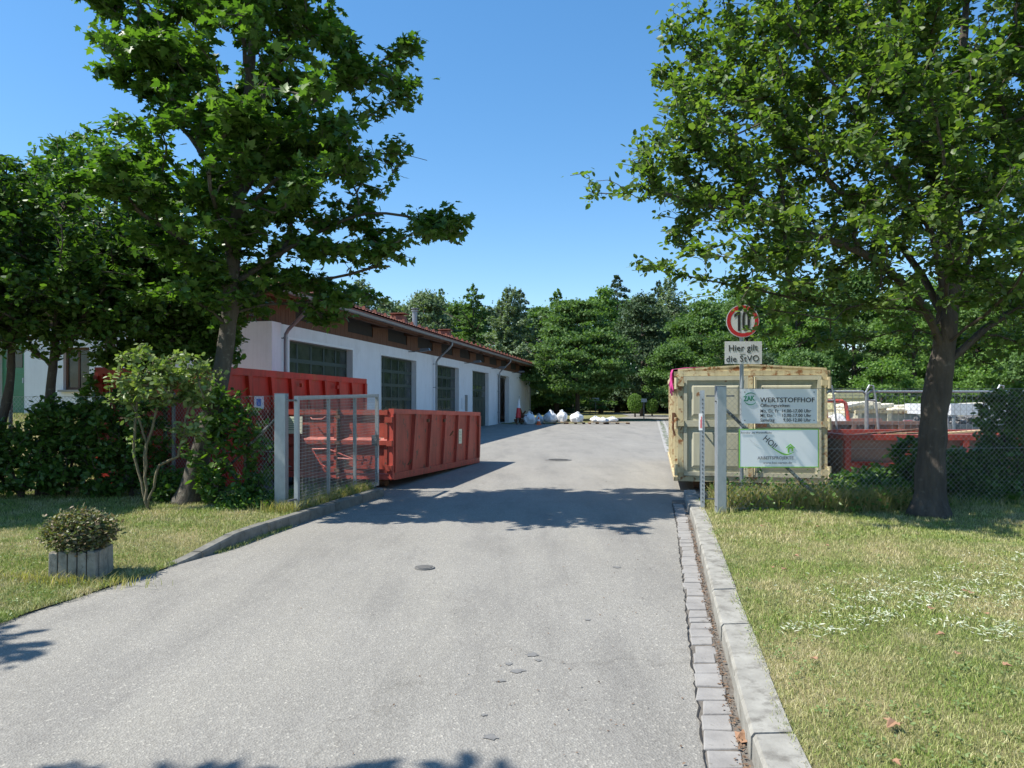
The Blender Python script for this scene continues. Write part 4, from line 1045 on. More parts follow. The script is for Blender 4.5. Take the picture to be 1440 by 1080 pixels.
# white big bag left of it + curved red pipe frame
x0, _, _ = W(1172, 0, 17); 
def big_bag(x, y, s, label, grp, seed, mat='fabric', hz=1.0, z0=0.0):
    rnd = random.Random(seed); bm = bmesh.new(); bmesh.ops.create_icosphere(bm, subdivisions=4, radius=1)
    ph = [rnd.uniform(0, 6.28) for _ in range(8)]
    for v_ in bm.verts:
        p = v_.co; sx = math.copysign(abs(p.x)**.62, p.x); sy = math.copysign(abs(p.y)**.62, p.y); sz = p.z
        k = 1+.07*math.sin(5*p.x+ph[0])*math.sin(4*p.z+ph[1])+.05*math.sin(9*p.y+ph[2]+3*p.z)+.035*math.sin(17*p.x+ph[3])*math.sin(13*p.z+ph[4])+.03*math.sin(31*p.y+ph[6]+20*p.x)-.05*abs(math.sin(7*p.x+6*p.y+ph[7]+2*p.z))-.035*abs(math.sin(12*p.z+5*p.x+ph[5]))
        top = max(0, sz)
        pinch = 1-.35*top**2
        z = (sz*.5+.42)*hz
        if sz > .80: z += (sz-.80)*1.1*(.6+.4*math.sin(ph[5])); pinch *= .65
        v_.co = Vector((sx*.52*k*pinch*s, sy*.52*k*pinch*s, max(0.0, z)*s))
    me = bpy.data.meshes.new('bag_body'); bm.to_mesh(me); bm.free(); me.materials.append(M[mat]); me.shade_smooth()
    e = empty('big_bag', (x, y, z0), rnd.uniform(0, 6), label, 'big bag', grp)
    o = bpy.data.objects.new('bag_body', me); C.objects.link(o); o.parent = e
    for k in range(2):
        a = rnd.uniform(0, 6.28); t = MB(); cx, cy = .2*s*math.cos(a), .2*s*math.sin(a)
        t.tube([(cx*1.6, cy*1.6, .72*s*hz), (cx*1.3, cy*1.3, .98*s*hz), (cx*.2, cy*.2, 1.06*s*hz), (-cx*.7, -cy*.7, .80*s*hz)], .025*s, 5); t.build('strap', mat, e)
    return e
big_bag(W(1178, 0, 17.3)[0], 17.3, 1.18, 'white woven bag under the curved red pipe frame', None, 3)
m = MB(); p = [P3(1163, 596, 16.6), P3(1160, 566, 16.6), P3(1166, 563.5, 16.6), P3(1184, 564, 16.6), P3(1189, 567, 16.6), P3(1194, 596, 16.6)]
p = [(a, b, c_) for a, b, c_ in p]; p = [(p[0][0], 16.6, 0.0)]+p+[(p[-1][0], 16.6, 0.0)]
m.tube(p, .045, 8); tag(m.build('pipe_frame', 'red_top'), 'bent red pipe frame standing among the stored materials', 'pipe frame')
x, y, _ = W(1186, 0, 21)
e = empty('storage_bin', (x, 21, 0), 0, 'beige rounded storage bin with sloped lid behind the fence panels', 'bin'); m = MB()
m.hexa([(-.48,-.4,0),(.48,-.4,0),(.48,.4,0),(-.48,.4,0),(-.5,-.42,1.65),(.5,-.42,1.65),(.5,.42,1.65),(-.5,.42,1.65)]); m.build('body', 'olive', e, bevel=.04)
m = MB(); m.prism([(-.54,1.652),(.54,1.652),(.50,1.78),(.25,1.90),(-.25,1.90),(-.50,1.78)], -.45, .45); m.build('lid', 'olive', e, bevel=.02)
# grey-white panel container with rubble at the right
x0, _, _ = W(1338, 0, 16.5)
e = empty('skip_container', (x0, 16.5, .1), R(-2), 'pale blue grey container of dark rubble at the right edge', 'container'); Lr = 2.2; H = 1.42
b = MB(); b.box(0, Lr, 0, 2.0, 0, .95); b.build('body', 'steel_dark', e); b = MB(); b.box(-.03, Lr+.03, -.03, .03, 1.16, H); b.box(-.03, Lr+.03, 1.97, 2.03, 1.16, H); b.box(-.03, .03, .03, 1.97, 1.16, H); b.build('top_panel', 'board_grey', e)
for k in range(4): b = MB(); b.box(.02+k*.7, .08+k*.7, -.02, .02, 0, 1.159); b.build('side_rib', 'steel', e)
m = MB(); rnd = random.Random(4)
for i in range(420):
    s_ = rnd.uniform(.04, .12); a = Vector((x0+rnd.uniform(.08, 2.1), 16.55+rnd.uniform(0, 1.8), 1.05+rnd.uniform(-.02, .14)))
    m.bar(a, a+Vector((rnd.uniform(-1, 1), rnd.uniform(-1, 1), rnd.uniform(-.6, .6))).normalized()*s_, s_*.7, s_*.6)
tag(m.build('rubble', 'scrap'), kind='stuff')
# site fence panels
def site_panel(a, b, label):
    e = empty('site_fence_panel', (a[0], a[1], 0), math.atan2(b[1]-a[1], b[0]-a[0]), label, 'fence panel', 'mobile fence panels'); L = math.dist(a[:2], b[:2]); zt = a[2]
    m = MB(); m.tube([(0,0,0),(0,0,zt-.06),(.06,0,zt),(L-.06,0,zt),(L,0,zt-.06),(L,0,0)], .026, 8); m.tube([(0,0,.2),(L,0,.2)], .02, 6); m.build('frame', 'steel', e)
    m = MB(); n = int(L/.12)
    for i in range(1, n): m.bar((L*i/n,0,.2), (L*i/n,0,zt), .005)
    for z in [.5, .8, 1.1, 1.4, 1.7]: m.bar((0,.006,z), (L,.006,z), .006)
    m.build('wire_mesh', 'wire', e)
    m = MB()
    for x in (.0,): m.tube([(x-.0,-.03,0),(x-.04,-.03,zt-.0),(x+.03,-.03,zt+.13),(x+.10,-.03,zt+.12),(x+.15,-.03,zt-.1),(x+.30,-.03,0)], .022, 8); m.tube([(x-.04,-.03,zt-.18),(x+.16,-.03,zt-.18)], .02, 6)
    m.build('support_bracket', 'steel', e)
YF = 14.6
f_ = [W(1160, 0, YF)[0], W(1219, 0, YF)[0], W(1318, 0, YF)[0], W(1404, 0, YF)[0], W(1490, 0, YF)[0]]
for i, nm in enumerate(('leftmost mobile site fence panel above the brown container', 'mobile site fence panel before the heap of foam slabs', 'mobile site fence panel beside the right tree trunk', 'mobile site fence panel at the right edge of the photo')):
    site_panel((f_[i]+.02, YF+.02*i, 1.78), (f_[i+1]-.02, YF+.02*i), nm)

# ------------------------------------------------------------------ far yard: bags, cone, signs, bushes
bags = [(744,47.5,.95,'white big bag nearest the workshop wall',1.0),(758.5,49.2,.7,'small white bag between two bigger bags near the wall',1.1),(774,48.2,.95,'squat white big bag with a faint red mark, third from the wall',.9),
        (790.5,48.2,.8,'white big bag with tall knotted top beside the squat one',1.15),(811,48.0,.98,'rounded white big bag right of the knotted one',.8),
        (838,48.2,.9,'flat slumped white bag on a pallet',.5),(848,47.8,.8,'low white bag spilling over the pallet',.48),(860,48.6,.95,'flattest white bag at the right end of the row',.42)]
for i, (px, Y, s, lab, hz) in enumerate(bags):
    x = (px-720)/1000*Y; e = big_bag(x, Y, s*.86, lab, 'white bags at the end of the yard', 20+i, hz=hz, z0=.13 if i > 1 else 0.0)
for i, (px0, px1) in enumerate(((764,796),(797,822),(828,852),(853,884))):
    Y = 48.3; x0, x1 = (px0-720)/1000*Y, (px1-720)/1000*Y
    e = empty('pallet', (x0, Y-.5, 0), 0, ['wooden pallet under the squat and knotted bags','wooden pallet under the rounded bag','wooden pallet under the flat slumped bag','wooden pallet at the right end of the bag row'][i], 'pallet', 'pallets under the bags')
    for k in range(5): m = MB(); m.box(0, x1-x0, k*.24, k*.24+.14, .10, .125); m.build('slat', 'wood_new', e)
    for k in range(3): m = MB(); m.box((x1-x0-.1)*k/2, (x1-x0-.1)*k/2+.1, 0, 1.1, 0, .099); m.build('runner', 'wood_dark', e)
x, y = (757.5-720)/1000*46.2, 46.2
e = empty('traffic_cone', (x, y, 0), 0, 'orange and white traffic cone before the small white bag', 'traffic cone')
m = MB(); m.box(-.19, .19, -.19, .19, 0, .04); m.build('foot', 'orange', e); m = MB(); m.tube([(0,0,.041),(0,0,.25)], [.15, .095], 16); m.tube([(0,0,.38),(0,0,.55)], [.066, .02], 16); m.build('cone', 'orange', e); m = MB(); m.tube([(0,0,.2505),(0,0,.3795)], [.095, .066], 16); m.build('white_band', 'white', e)
# red and white folded sun shade leaning at the bay
x, y = (726-720)/1000*47.3, 47.3
e = empty('folded_parasol', (x+.1, y, 0), 0, 'folded red and white parasol leaning beside the open bay', 'parasol')
m = MB(); m.tube([(.0,0,0),(.1,0,1.9)], .02, 8); m.build('pole', 'steel', e); m = MB(); m.tube([(.03,0,.45),(.06,0,1.1)], [.17,.13], 10); m.build('red_cloth', 'sign_red', e); m = MB(); m.tube([(.0605,0,1.101),(.09,0,1.72)], [.129,.02], 10); m.build('white_cloth', 'white', e)
m = MB(); rnd = random.Random(9)
for i in range(30):
    a = Vector(((731-720)/1000*47.5+rnd.uniform(-.35, .45), 47.6+rnd.uniform(-.3, .4), rnd.uniform(.05, .7))); m.bar(a, a+Vector((rnd.uniform(-.4, .4), rnd.uniform(-.2, .2), rnd.uniform(-.3, .5))), .1, .08)
tag(m.build('scrap_heap', 'rust'), 'low heap of brown scrap beside the first white bag', 'scrap heap')
def small_sign(px, Y, zt, w, h, label):
    x = (px-720)/1000*Y; e = empty('information_sign', (x, Y, 0), 0, label, 'sign', 'small signs on the far grass')
    m = MB(); m.tube([(0,0,0),(0,0,zt)], .04, 8); m.build('pole', 'steel_dark', e); m = MB(); m.box(-w/2, w/2, -.07, -.045, zt-h, zt); m.build('plate', 'steel', e)
small_sign(905.5, 60, 1.75, .48, .30, 'small grey sign on a thin pole before the far lane')
small_sign(837.5, 84, 1.9, .8, .38, 'distant small blue grey sign right of the middle tree trunk')
SKIP = ()
# ------------------------------------------------------------------ foreground trees
def big_tree(name, label, cat, trunk, limbs, E, ntips, per, size, tv, tf, leafm, barkm, rtrunk, seed, r0=.0045, back=3, w=.35, shell=.4, droop=.25, up=.7, spread=.06, keep=None, zpow=1.0, group=None, clus=None):
    rng = np.random.default_rng(seed); sk = Skel(rng)
    base = trunk[0]; e = empty(name, base, 0, label, cat, group)
    off = np.array(base); T_ = [np.array(p)-off for p in trunk]
    ids = sk.path(T_, step=.12); ntr = len(ids)
    heads = []
    for (t, pts) in limbs:                       # t: fraction along trunk where the limb leaves
        par = ids[int(t*(ntr-1))]; heads.append(sk.path([np.array(p)-off for p in pts], par, step=.2, jit=.008))
    if clus:
        cc = in_ellipsoids(rng, E, clus[0], shell); tips = cc[rng.integers(0, len(cc), ntips)]+unit(rng.normal(size=(ntips, 3)))*rng.random((ntips, 1))**.5*np.array(clus[1])-off
    else: tips = in_ellipsoids(rng, E, ntips, shell)-off
    if keep is not None: tips = tips[keep(tips+off)]
    start = int(ntr*.35)
    lev = np.linalg.norm(tips-np.array(T_[-1])*.6, axis=1); order = np.argsort(lev+rng.normal(0, .4, len(tips)))
    for i in order: sk.join(tips[i], w=w, start=start)
    sk.radii(r0)
    tr = {}
    for k, i in enumerate(ids):
        t = k/(ntr-1); f = rtrunk*(1-t)**.8*.75+rtrunk*.25*(1-t)+.012
        if sk.P[i][2] < .45: f += rtrunk*.55*(1-sk.P[i][2]/.45)**2
        tr[i] = f
    sk.mesh('branches', barkm, e, tr, 7)
    # trunk skin with lumps
    m = MB(); rs = [tr[i]*1.02*(1+.05*math.sin(k*1.7)+.03*math.sin(k*.6)) for k, i in enumerate(ids)]
    m.tube([tuple(sk.P[i]) for i in ids], rs, 22); o = m.build('trunk', barkm, e, smooth=True)
    for v in o.data.vertices:
        a = math.atan2(v.co.y, v.co.x)
        g = .012*math.sin(a*7+v.co.z*2.3)+.008*math.sin(v.co.z*9+a*3)
        if v.co.z < .5: g += .05*(1-v.co.z/.5)*max(0, math.sin(a*4+1))
        c = min(ids, key=lambda i: abs(sk.P[i][2]-v.co.z)); d = Vector((v.co.x-sk.P[c][0], v.co.y-sk.P[c][1], 0))
        if d.length > .01: v.co += d.normalized()*g*rtrunk/.2
    twig_leaves(sk, rng, per, size, tv, tf, 'crown', leafm, e, back=back, droop=droop, up=up, spread=spread)
    return e, sk
k = .0103
def mx(px, py, dy=0): return ((px-720)*k*(10.3+dy)/10.3, 10.3+dy, 1.6+(563-py)*k*(10.3+dy)/10.3)
def ME(px, py, dy, rx, ry, rz, w=1): x, y, z = mx(px, py, dy); return (x, y, z, rx, ry, rz, w)
trunk = [(-4.70,10.3,.08), (-4.52,10.3,.8), (-4.25,10.3,1.8), (-4.10,10.3,2.8), (-4.02,10.3,4.0), (-3.90,10.35,5.3), (-3.80,10.4,6.8), (-3.75,10.4,8.2), (-3.7,10.4,9.0)]
limbs = [(.38,[mx(430,335),mx(520,300),mx(600,310)]),(.33,[mx(400,400,.3),mx(470,390,.3),mx(530,375,.2)]),(.48,[mx(420,230,-.3),mx(520,215,-.4),mx(600,225,-.4)]),
         (.36,[mx(270,350,-.4),mx(200,300,-.8),mx(150,270,-.9)]),(.52,[mx(420,160),mx(500,110),mx(560,70,.1)]),(.5,[mx(280,210),mx(220,140,.2),mx(180,110,.3)]),
         (.45,[mx(330,260,1.0),mx(380,200,1.9)]),(.42,[mx(300,280,-1.0),mx(290,240,-1.8)]),(.62,[mx(270,80),mx(190,40)]),(.6,[mx(400,60,.7),mx(460,10,1.2)]),
         (.7,[mx(330,-10,-.8),mx(290,-60,-1.4)]),(.3,[mx(300,440,-.3),mx(270,420,-.5)]),(.31,[mx(360,430,.2),mx(440,425,.1)])]
E = [ME(340,90,0,1.7,1.7,1.6,1.0), ME(335,230,0,1.55,1.6,.9,1.1), ME(330,-90,0,1.7,1.8,1.6,.45), ME(190,20,0,.65,.8,.55,1.4), ME(215,110,0,.55,.8,.42,1.2),
     ME(185,175,0,.35,.5,.20,1.0), ME(470,40,0,.55,1.0,.75,1.0), ME(530,120,0,.55,.6,.42,1.6), ME(565,75,.1,.28,.3,.28,2.2), ME(480,190,0,.75,.9,.4,1.3), ME(582,212,-.3,.55,.4,.17,2.6),
     ME(560,310,0,.75,.8,.34,1.9), ME(622,318,.1,.34,.3,.14,3.5), ME(545,360,.2,.4,.4,.16,2.4), ME(565,80,0,.4,.3,.2,2.5), ME(500,420,.2,.4,.3,.12,2.0), ME(455,425,.2,.5,.5,.2,1.6), ME(470,285,0,.8,1.0,.4,1.4), ME(500,345,0,.85,.8,.34,1.6), ME(430,340,.3,.8,1.0,.5,1.1), ME(535,375,.2,.25,.4,.13,1.5), ME(440,395,.2,.55,.7,.24,1.3),
     ME(225,265,-.7,.85,.8,.42,1.5), ME(160,265,-.9,.38,.4,.33,1.6), ME(260,340,-.2,.85,1.0,.40,1.2), ME(290,410,0,.75,.8,.35,.9), ME(445,437,.1,.38,.4,.16,1.2), ME(350,455,.3,.4,.5,.38,.55), ME(480,250,-1.5,.9,.6,.5,.8), ME(420,150,-1.6,.9,.7,.6,.7), ME(310,300,-.9,.6,.5,.4,1.0), ME(405,412,.2,.5,.5,.22,1.5), ME(330,400,-.5,.5,.4,.35,1.2), ME(455,445,.2,.3,.3,.12,2.0), ME(375,385,.4,.5,.5,.3,1.8), ME(430,415,.3,.45,.4,.2,2.2), ME(395,445,.5,.35,.3,.16,2.0), ME(260,400,-.3,.6,.5,.35,1.2)]
if 'maple' not in SKIP:
    big_tree('maple_tree', 'tall maple with a leaning trunk left of the drive', 'tree', trunk, limbs, E, 2500, 15, .104, MAPLE_V, MAPLE_F, 'l_maple', 'bark_maple', .138, 11, r0=.0042, shell=.25, clus=(380, (.36, .36, .11)), droop=.35, up=1.2, spread=.07)
# right tree
def rx(px, py, dy=0): Y = 9.2+dy; return ((px-720)/1000*Y, Y, 1.6+(563-py)/1000*Y)
def RE_(px, py, dy, a, b, c_, w=1): x, y, z = rx(px, py, dy); return (x, y, z, a, b, c_, w)
trunk = [(5.40,9.2,.08), (5.42,9.2,.7), (5.48,9.22,1.5), (5.56,9.2,2.1), (5.62,9.2,2.6), (5.72,9.25,3.6), (5.75,9.3,4.9), (5.9,9.3,6.3), (6.0,9.3,7.6)]
limbs = [(.27,[rx(1385,462),rx(1440,425,.2),rx(1530,330,.4)]),(.30,[rx(1290,420,-.3),rx(1210,355,-.6),rx(1110,320,-.8),rx(1000,290,-.6),rx(900,262,-.5)]),(.28,[rx(1300,440,.3),rx(1180,430,.4),rx(1050,405,.3),rx(950,385,.3)]),
         (.34,[rx(1310,330,-.2),rx(1240,220,-.6),rx(1160,100,-.8),rx(1080,0,-.8)]),(.35,[rx(1270,350,.5),rx(1150,240,.8),rx(1030,130,.9),rx(960,50,.8)]),(.38,[rx(1390,300,.5),rx(1440,160,.8),rx(1480,30,.9)]),
         (.36,[rx(1330,330,-.8),rx(1330,240,-1.6),rx(1310,140,-2.0)]),(.45,[rx(1300,200,.2),rx(1250,90,.6),rx(1200,-60,.8)]),(.33,[rx(1360,380,1.0),rx(1350,300,2.0),rx(1330,220,2.6)]),(.31,[rx(1400,430,-.9),rx(1450,370,-1.8)])]
E = [RE_(1210,190,0,1.9,2.0,1.5,1.0), RE_(1150,60,0,1.7,1.7,1.5,.9), RE_(1330,40,0,2.2,2.2,2.2,.62), RE_(1300,-150,0,2.2,2.0,1.5,.4), RE_(1450,230,.2,1.9,2.0,1.9,.75), RE_(1580,120,.2,2.0,2.2,2.6,.6),
     RE_(1010,190,-.2,1.05,1.2,.95,1.3), RE_(960,245,-.3,.85,.8,.6,1.4), RE_(885,255,-.4,.42,.4,.27,2.2), RE_(990,75,.3,.68,.9,.72,1.5), RE_(955,110,.3,.45,.5,.35,1.5), RE_(1040,10,.5,.7,.8,.5,1.3),
     RE_(1020,320,0,.8,.9,.42,1.3), RE_(960,375,.3,.38,.5,.2,2.2), RE_(1010,400,.2,.5,.7,.25,1.6), RE_(1110,385,-.9,.9,.9,.4,1.3), RE_(1110,375,.6,1.0,.9,.45,1.1), RE_(1180,425,-1.1,.9,.7,.3,1.3), RE_(1180,425,.5,.95,.9,.36,1.1), RE_(1060,330,-1.3,.8,.6,.4,1.1), RE_(1260,375,-.3,1.0,1.3,.6,.9), RE_(1130,460,.3,.55,.8,.18,.8),
     RE_(1400,400,.4,.9,1.4,.5,.9), RE_(1480,440,.3,.7,1.2,.5,1.0), RE_(1060,445,.9,.22,.3,.14,1.6), RE_(1330,150,-1.9,1.2,.9,1.0,.8), RE_(1200,300,-1.5,1.0,.8,.7,.8), RE_(1400,330,-1.5,1.1,.8,.7,.8), RE_(1030,432,.9,.2,.3,.08,1.8), RE_(1300,340,-1.3,.9,.5,.5,1.1), RE_(1240,430,-.9,.8,.6,.28,1.1), RE_(1330,420,-1.2,.7,.4,.3,1.0), RE_(1400,470,-.8,.5,.5,.16,1.0), RE_(1290,462,.9,.8,.5,.2,1.2), RE_(838,254,-.4,.32,.3,.13,5.0), RE_(920,215,-.3,.5,.5,.3,2.0), RE_(945,150,0,.4,.5,.4,1.5), RE_(925,382,.3,.26,.3,.10,3.0), RE_(1180,470,.9,.6,.5,.14,1.2), RE_(1095,445,.5,.5,.5,.15,1.5), RE_(1150,478,.6,.5,.4,.10,1.5), RE_(1420,480,.3,.6,.6,.25,1.7), RE_(1385,508,.5,.45,.5,.12,1.5), RE_(1470,500,.3,.5,.6,.3,1.4)]
if 'right' not in SKIP:
    big_tree('shade_tree', 'broad small leaved tree on the lawn right of the notice boards', 'tree', trunk, limbs, E, 4700, 20, .080, OVAL_V*np.array([1.1,1,1]), OVAL_F, 'l_right', 'bark_dark', .165, 12, r0=.0034, shell=.12, clus=(1700, (.28, .28, .18)), droop=.15, up=.9, spread=.055, back=4)
# left dark trees
def lx(px, py, Y): return ((px-720)/1000*Y, Y, 1.6+(563-py)/1000*Y)
def LEl(px, py, Y, a, b, c_, w=1): x, y, z = lx(px, py, Y); return (x, y, z, a, b, c_, w)
if 'left' not in SKIP:
    b = lx(62, 706, 11.2); 
    big_tree('shade_tree', 'dark round crowned tree with a forked trunk at the far left', 'tree', [(-7.37,11.2,.1),(-7.35,11.2,1.0),(-7.25,11.2,1.9),(-7.2,11.2,2.5),(-7.1,11.2,3.8),(-7.1,11.3,5.0)],
             [(.45,[lx(110,455,11),lx(150,400,10.8)]),(.42,[lx(20,470,11.4),lx(-30,430,11.6)]),(.5,[lx(80,400,10.3),lx(90,340,9.9)]),(.5,[lx(100,400,12),lx(140,330,12.3)])],
             [LEl(90,330,11.2,1.5,1.4,1.2), LEl(60,420,11.2,1.6,1.5,.65,1.2), LEl(180,400,11,1.0,1.1,.8,1.1), LEl(-30,350,11.4,1.4,1.5,1.3), LEl(200,450,11,.6,.8,.3), LEl(40,262,11.2,.9,.9,.4,1.0), LEl(110,225,11.4,.7,.7,.42,1.0), LEl(150,470,10.7,.7,.6,.22,.9), LEl(60,480,10.8,1.0,.7,.25,1.0)],
             1700, 16, .092, OVAL_V*np.array([1.1,1,1]), OVAL_F, 'l_dark', 'bark_dark', .075, 13, r0=.0035, shell=.35, back=3, spread=.06)
    big_tree('shade_tree', 'slender tree with two crossing stems at the left edge', 'tree', [(-8.1,11.0,.1),(-7.95,11,1.0),(-7.75,11,2.0),(-7.8,11,3.2),(-8,11,4.2)],
             [(.25,[(-8.3,11,1.5),(-8.5,10.9,2.6)])],
             [(-8.3,10.8,3.6,1.2,1.2,1.2,1), (-8.6,10.4,2.7,1.0,.9,.6,1), (-8.0,10.6,4.8,.8,.8,.6,1)], 650, 15, .09, OVAL_V, OVAL_F, 'l_dark', 'bark_dark', .075, 14, r0=.0035, shell=.3)
    big_tree('shade_tree', 'taller light green tree rising behind the dark trees at left', 'tree', [(-8.6,15.0,.4),(-8.5,15,2.5),(-8.4,15,4.8),(-8.3,15,7.0)],
             [(.5,[(-9.5,15,4.6),(-10.2,15,5.8)]),(.5,[(-7.6,14.8,4.6),(-7,14.6,5.4)])],
             [(-8.6,14.8,5.6,1.4,1.3,1.5,1), (-10.0,15,5.4,1.1,1.2,1.1,1), (-10.9,15,4.4,1.1,1.2,1.5,1), (-7.4,14.7,4.7,.9,1.0,.9,1), (-8.9,14.9,6.9,.38,.4,.55,1.5), (-8.2,14.9,6.6,.35,.4,.5,1.2), (-9.9,15,6.6,.3,.3,.4,1.2)], 1200, 13, .125, OVAL_V, OVAL_F, 'l_shrub', 'bark_dark', .12, 15, r0=.004, shell=.3)
    big_tree('shade_tree', 'dark leafy tree between the maple and the near end of the workshop', 'tree', [(-6.35,11.75,.1),(-6.25,11.75,1.2),(-6.1,11.75,2.2),(-5.9,11.75,3.2)],
             [(.6,[(-5.5,11.6,2.9),(-5.0,11.5,3.3)])],
             [LEl(235,425,11.5,.95,.6,.55), LEl(185,370,11.6,.8,.6,.6), LEl(290,440,11.5,.55,.5,.42), LEl(240,480,11.4,.75,.5,.25,1.2), LEl(345,425,11.6,.35,.4,.3,.8), LEl(270,350,11.8,.7,.6,.5,.8), LEl(190,500,11.5,.7,.5,.2,1.3), LEl(290,500,11.5,.5,.4,.16,1.3), LEl(140,440,11.6,.6,.5,.4), LEl(305,475,11.5,.4,.4,.4,1.3), LEl(330,400,11.6,.4,.4,.3)], 1500, 15, .10, OVAL_V, OVAL_F, 'l_dark', 'bark_dark', .07, 19, r0=.0035, shell=.2)
    # trees beside and behind the photographer whose shadows fall on the drive
    big_tree('shade_tree', 'tree left of the drive just outside the picture, shading the lawn corner', 'tree', [(-8.1,4.35,.05),(-8,4.35,2),(-7.9,4.35,4),(-7.8,4.35,5.5)],
             [(.5,[(-7.5,4.35,3.6),(-7.2,4.35,4.4)])],
             [(-7.8,4.1,4.0,1.1,.8,1.0,1), (-7.4,3.9,4.9,.9,.5,.6,1)], 260, 12, .14, OVAL_V, OVAL_F, 'l_shrub', 'bark_dark', .12, 16, r0=.005)
    big_tree('shade_tree', 'tree beyond the left picture edge shading the fence and shrubs', 'tree', [(-11.6,9.4,.1),(-11.5,9.4,2),(-11.4,9.4,4),(-11.3,9.4,6)],
             [(.5,[(-10.8,9.4,4.0),(-10.2,9.2,4.8)])], [(-11.2,9.2,4.8,2.1,1.5,1.7,1), (-10.4,9.6,3.4,1.4,1.2,.9,1), (-9.9,10.2,5.3,1.3,1.0,.9,1), (-9.3,9.1,4.1,1.5,1.15,.9,1.3), (-9.0,8.3,3.6,1.1,.7,.6,1.2), (-8.15,8.9,3.0,1.05,.95,.5,2.2)], 1900, 13, .12, OVAL_V, OVAL_F, 'l_dark', 'bark_dark', .15, 18, r0=.004)
    big_tree('shade_tree', 'tree behind the photographer left of the drive', 'tree', [(-5.5,1.2,.0),(-5.4,1.2,2.4),(-5.3,1.2,4.6),(-5.2,1.2,6.5)],
             [(.5,[(-4.8,1.6,4.2),(-4.2,1.8,5)])],
             [(-5.0,1.36,5.4,1.5,1.15,1.5,1), (-4.3,1.75,4.6,.8,.5,.4,1)], 420, 13, .15, OVAL_V, OVAL_F, 'l_shrub', 'bark_dark', .14, 17, r0=.005)

# ------------------------------------------------------------------ shrubs
def shrub(label, base, stems, E, ntips, per, size, leafm, seed, bark='bark_twig', tv=OVAL_V, tf=OVAL_F, r0=.004, name='shrub', cat='shrub', up=.5, group=None, shell=.3, rmax=None):
    rng = np.random.default_rng(seed); sk = Skel(rng); e = empty(name, base, 0, label, cat, group); off = np.array(base)
    root = sk.path([np.array((0,0,-.05)), np.array((0,0,.05))], step=.05)
    for st in stems: sk.path([np.array(p)-off for p in st], root[-1], step=.12, jit=.01)
    tips = in_ellipsoids(rng, E, ntips, shell)-off; tips = tips[tips[:,2] > .03]
    for i in np.argsort(np.linalg.norm(tips, axis=1)): sk.join(tips[i], w=.3, step=.15)
    sk.radii(r0, .4, rmax); sk.mesh('stems', bark, e, None, 5)
    twig_leaves(sk, rng, per, size, tv, tf, 'foliage', leafm, e, back=3, up=up, spread=.04, droop=.15)
    return e
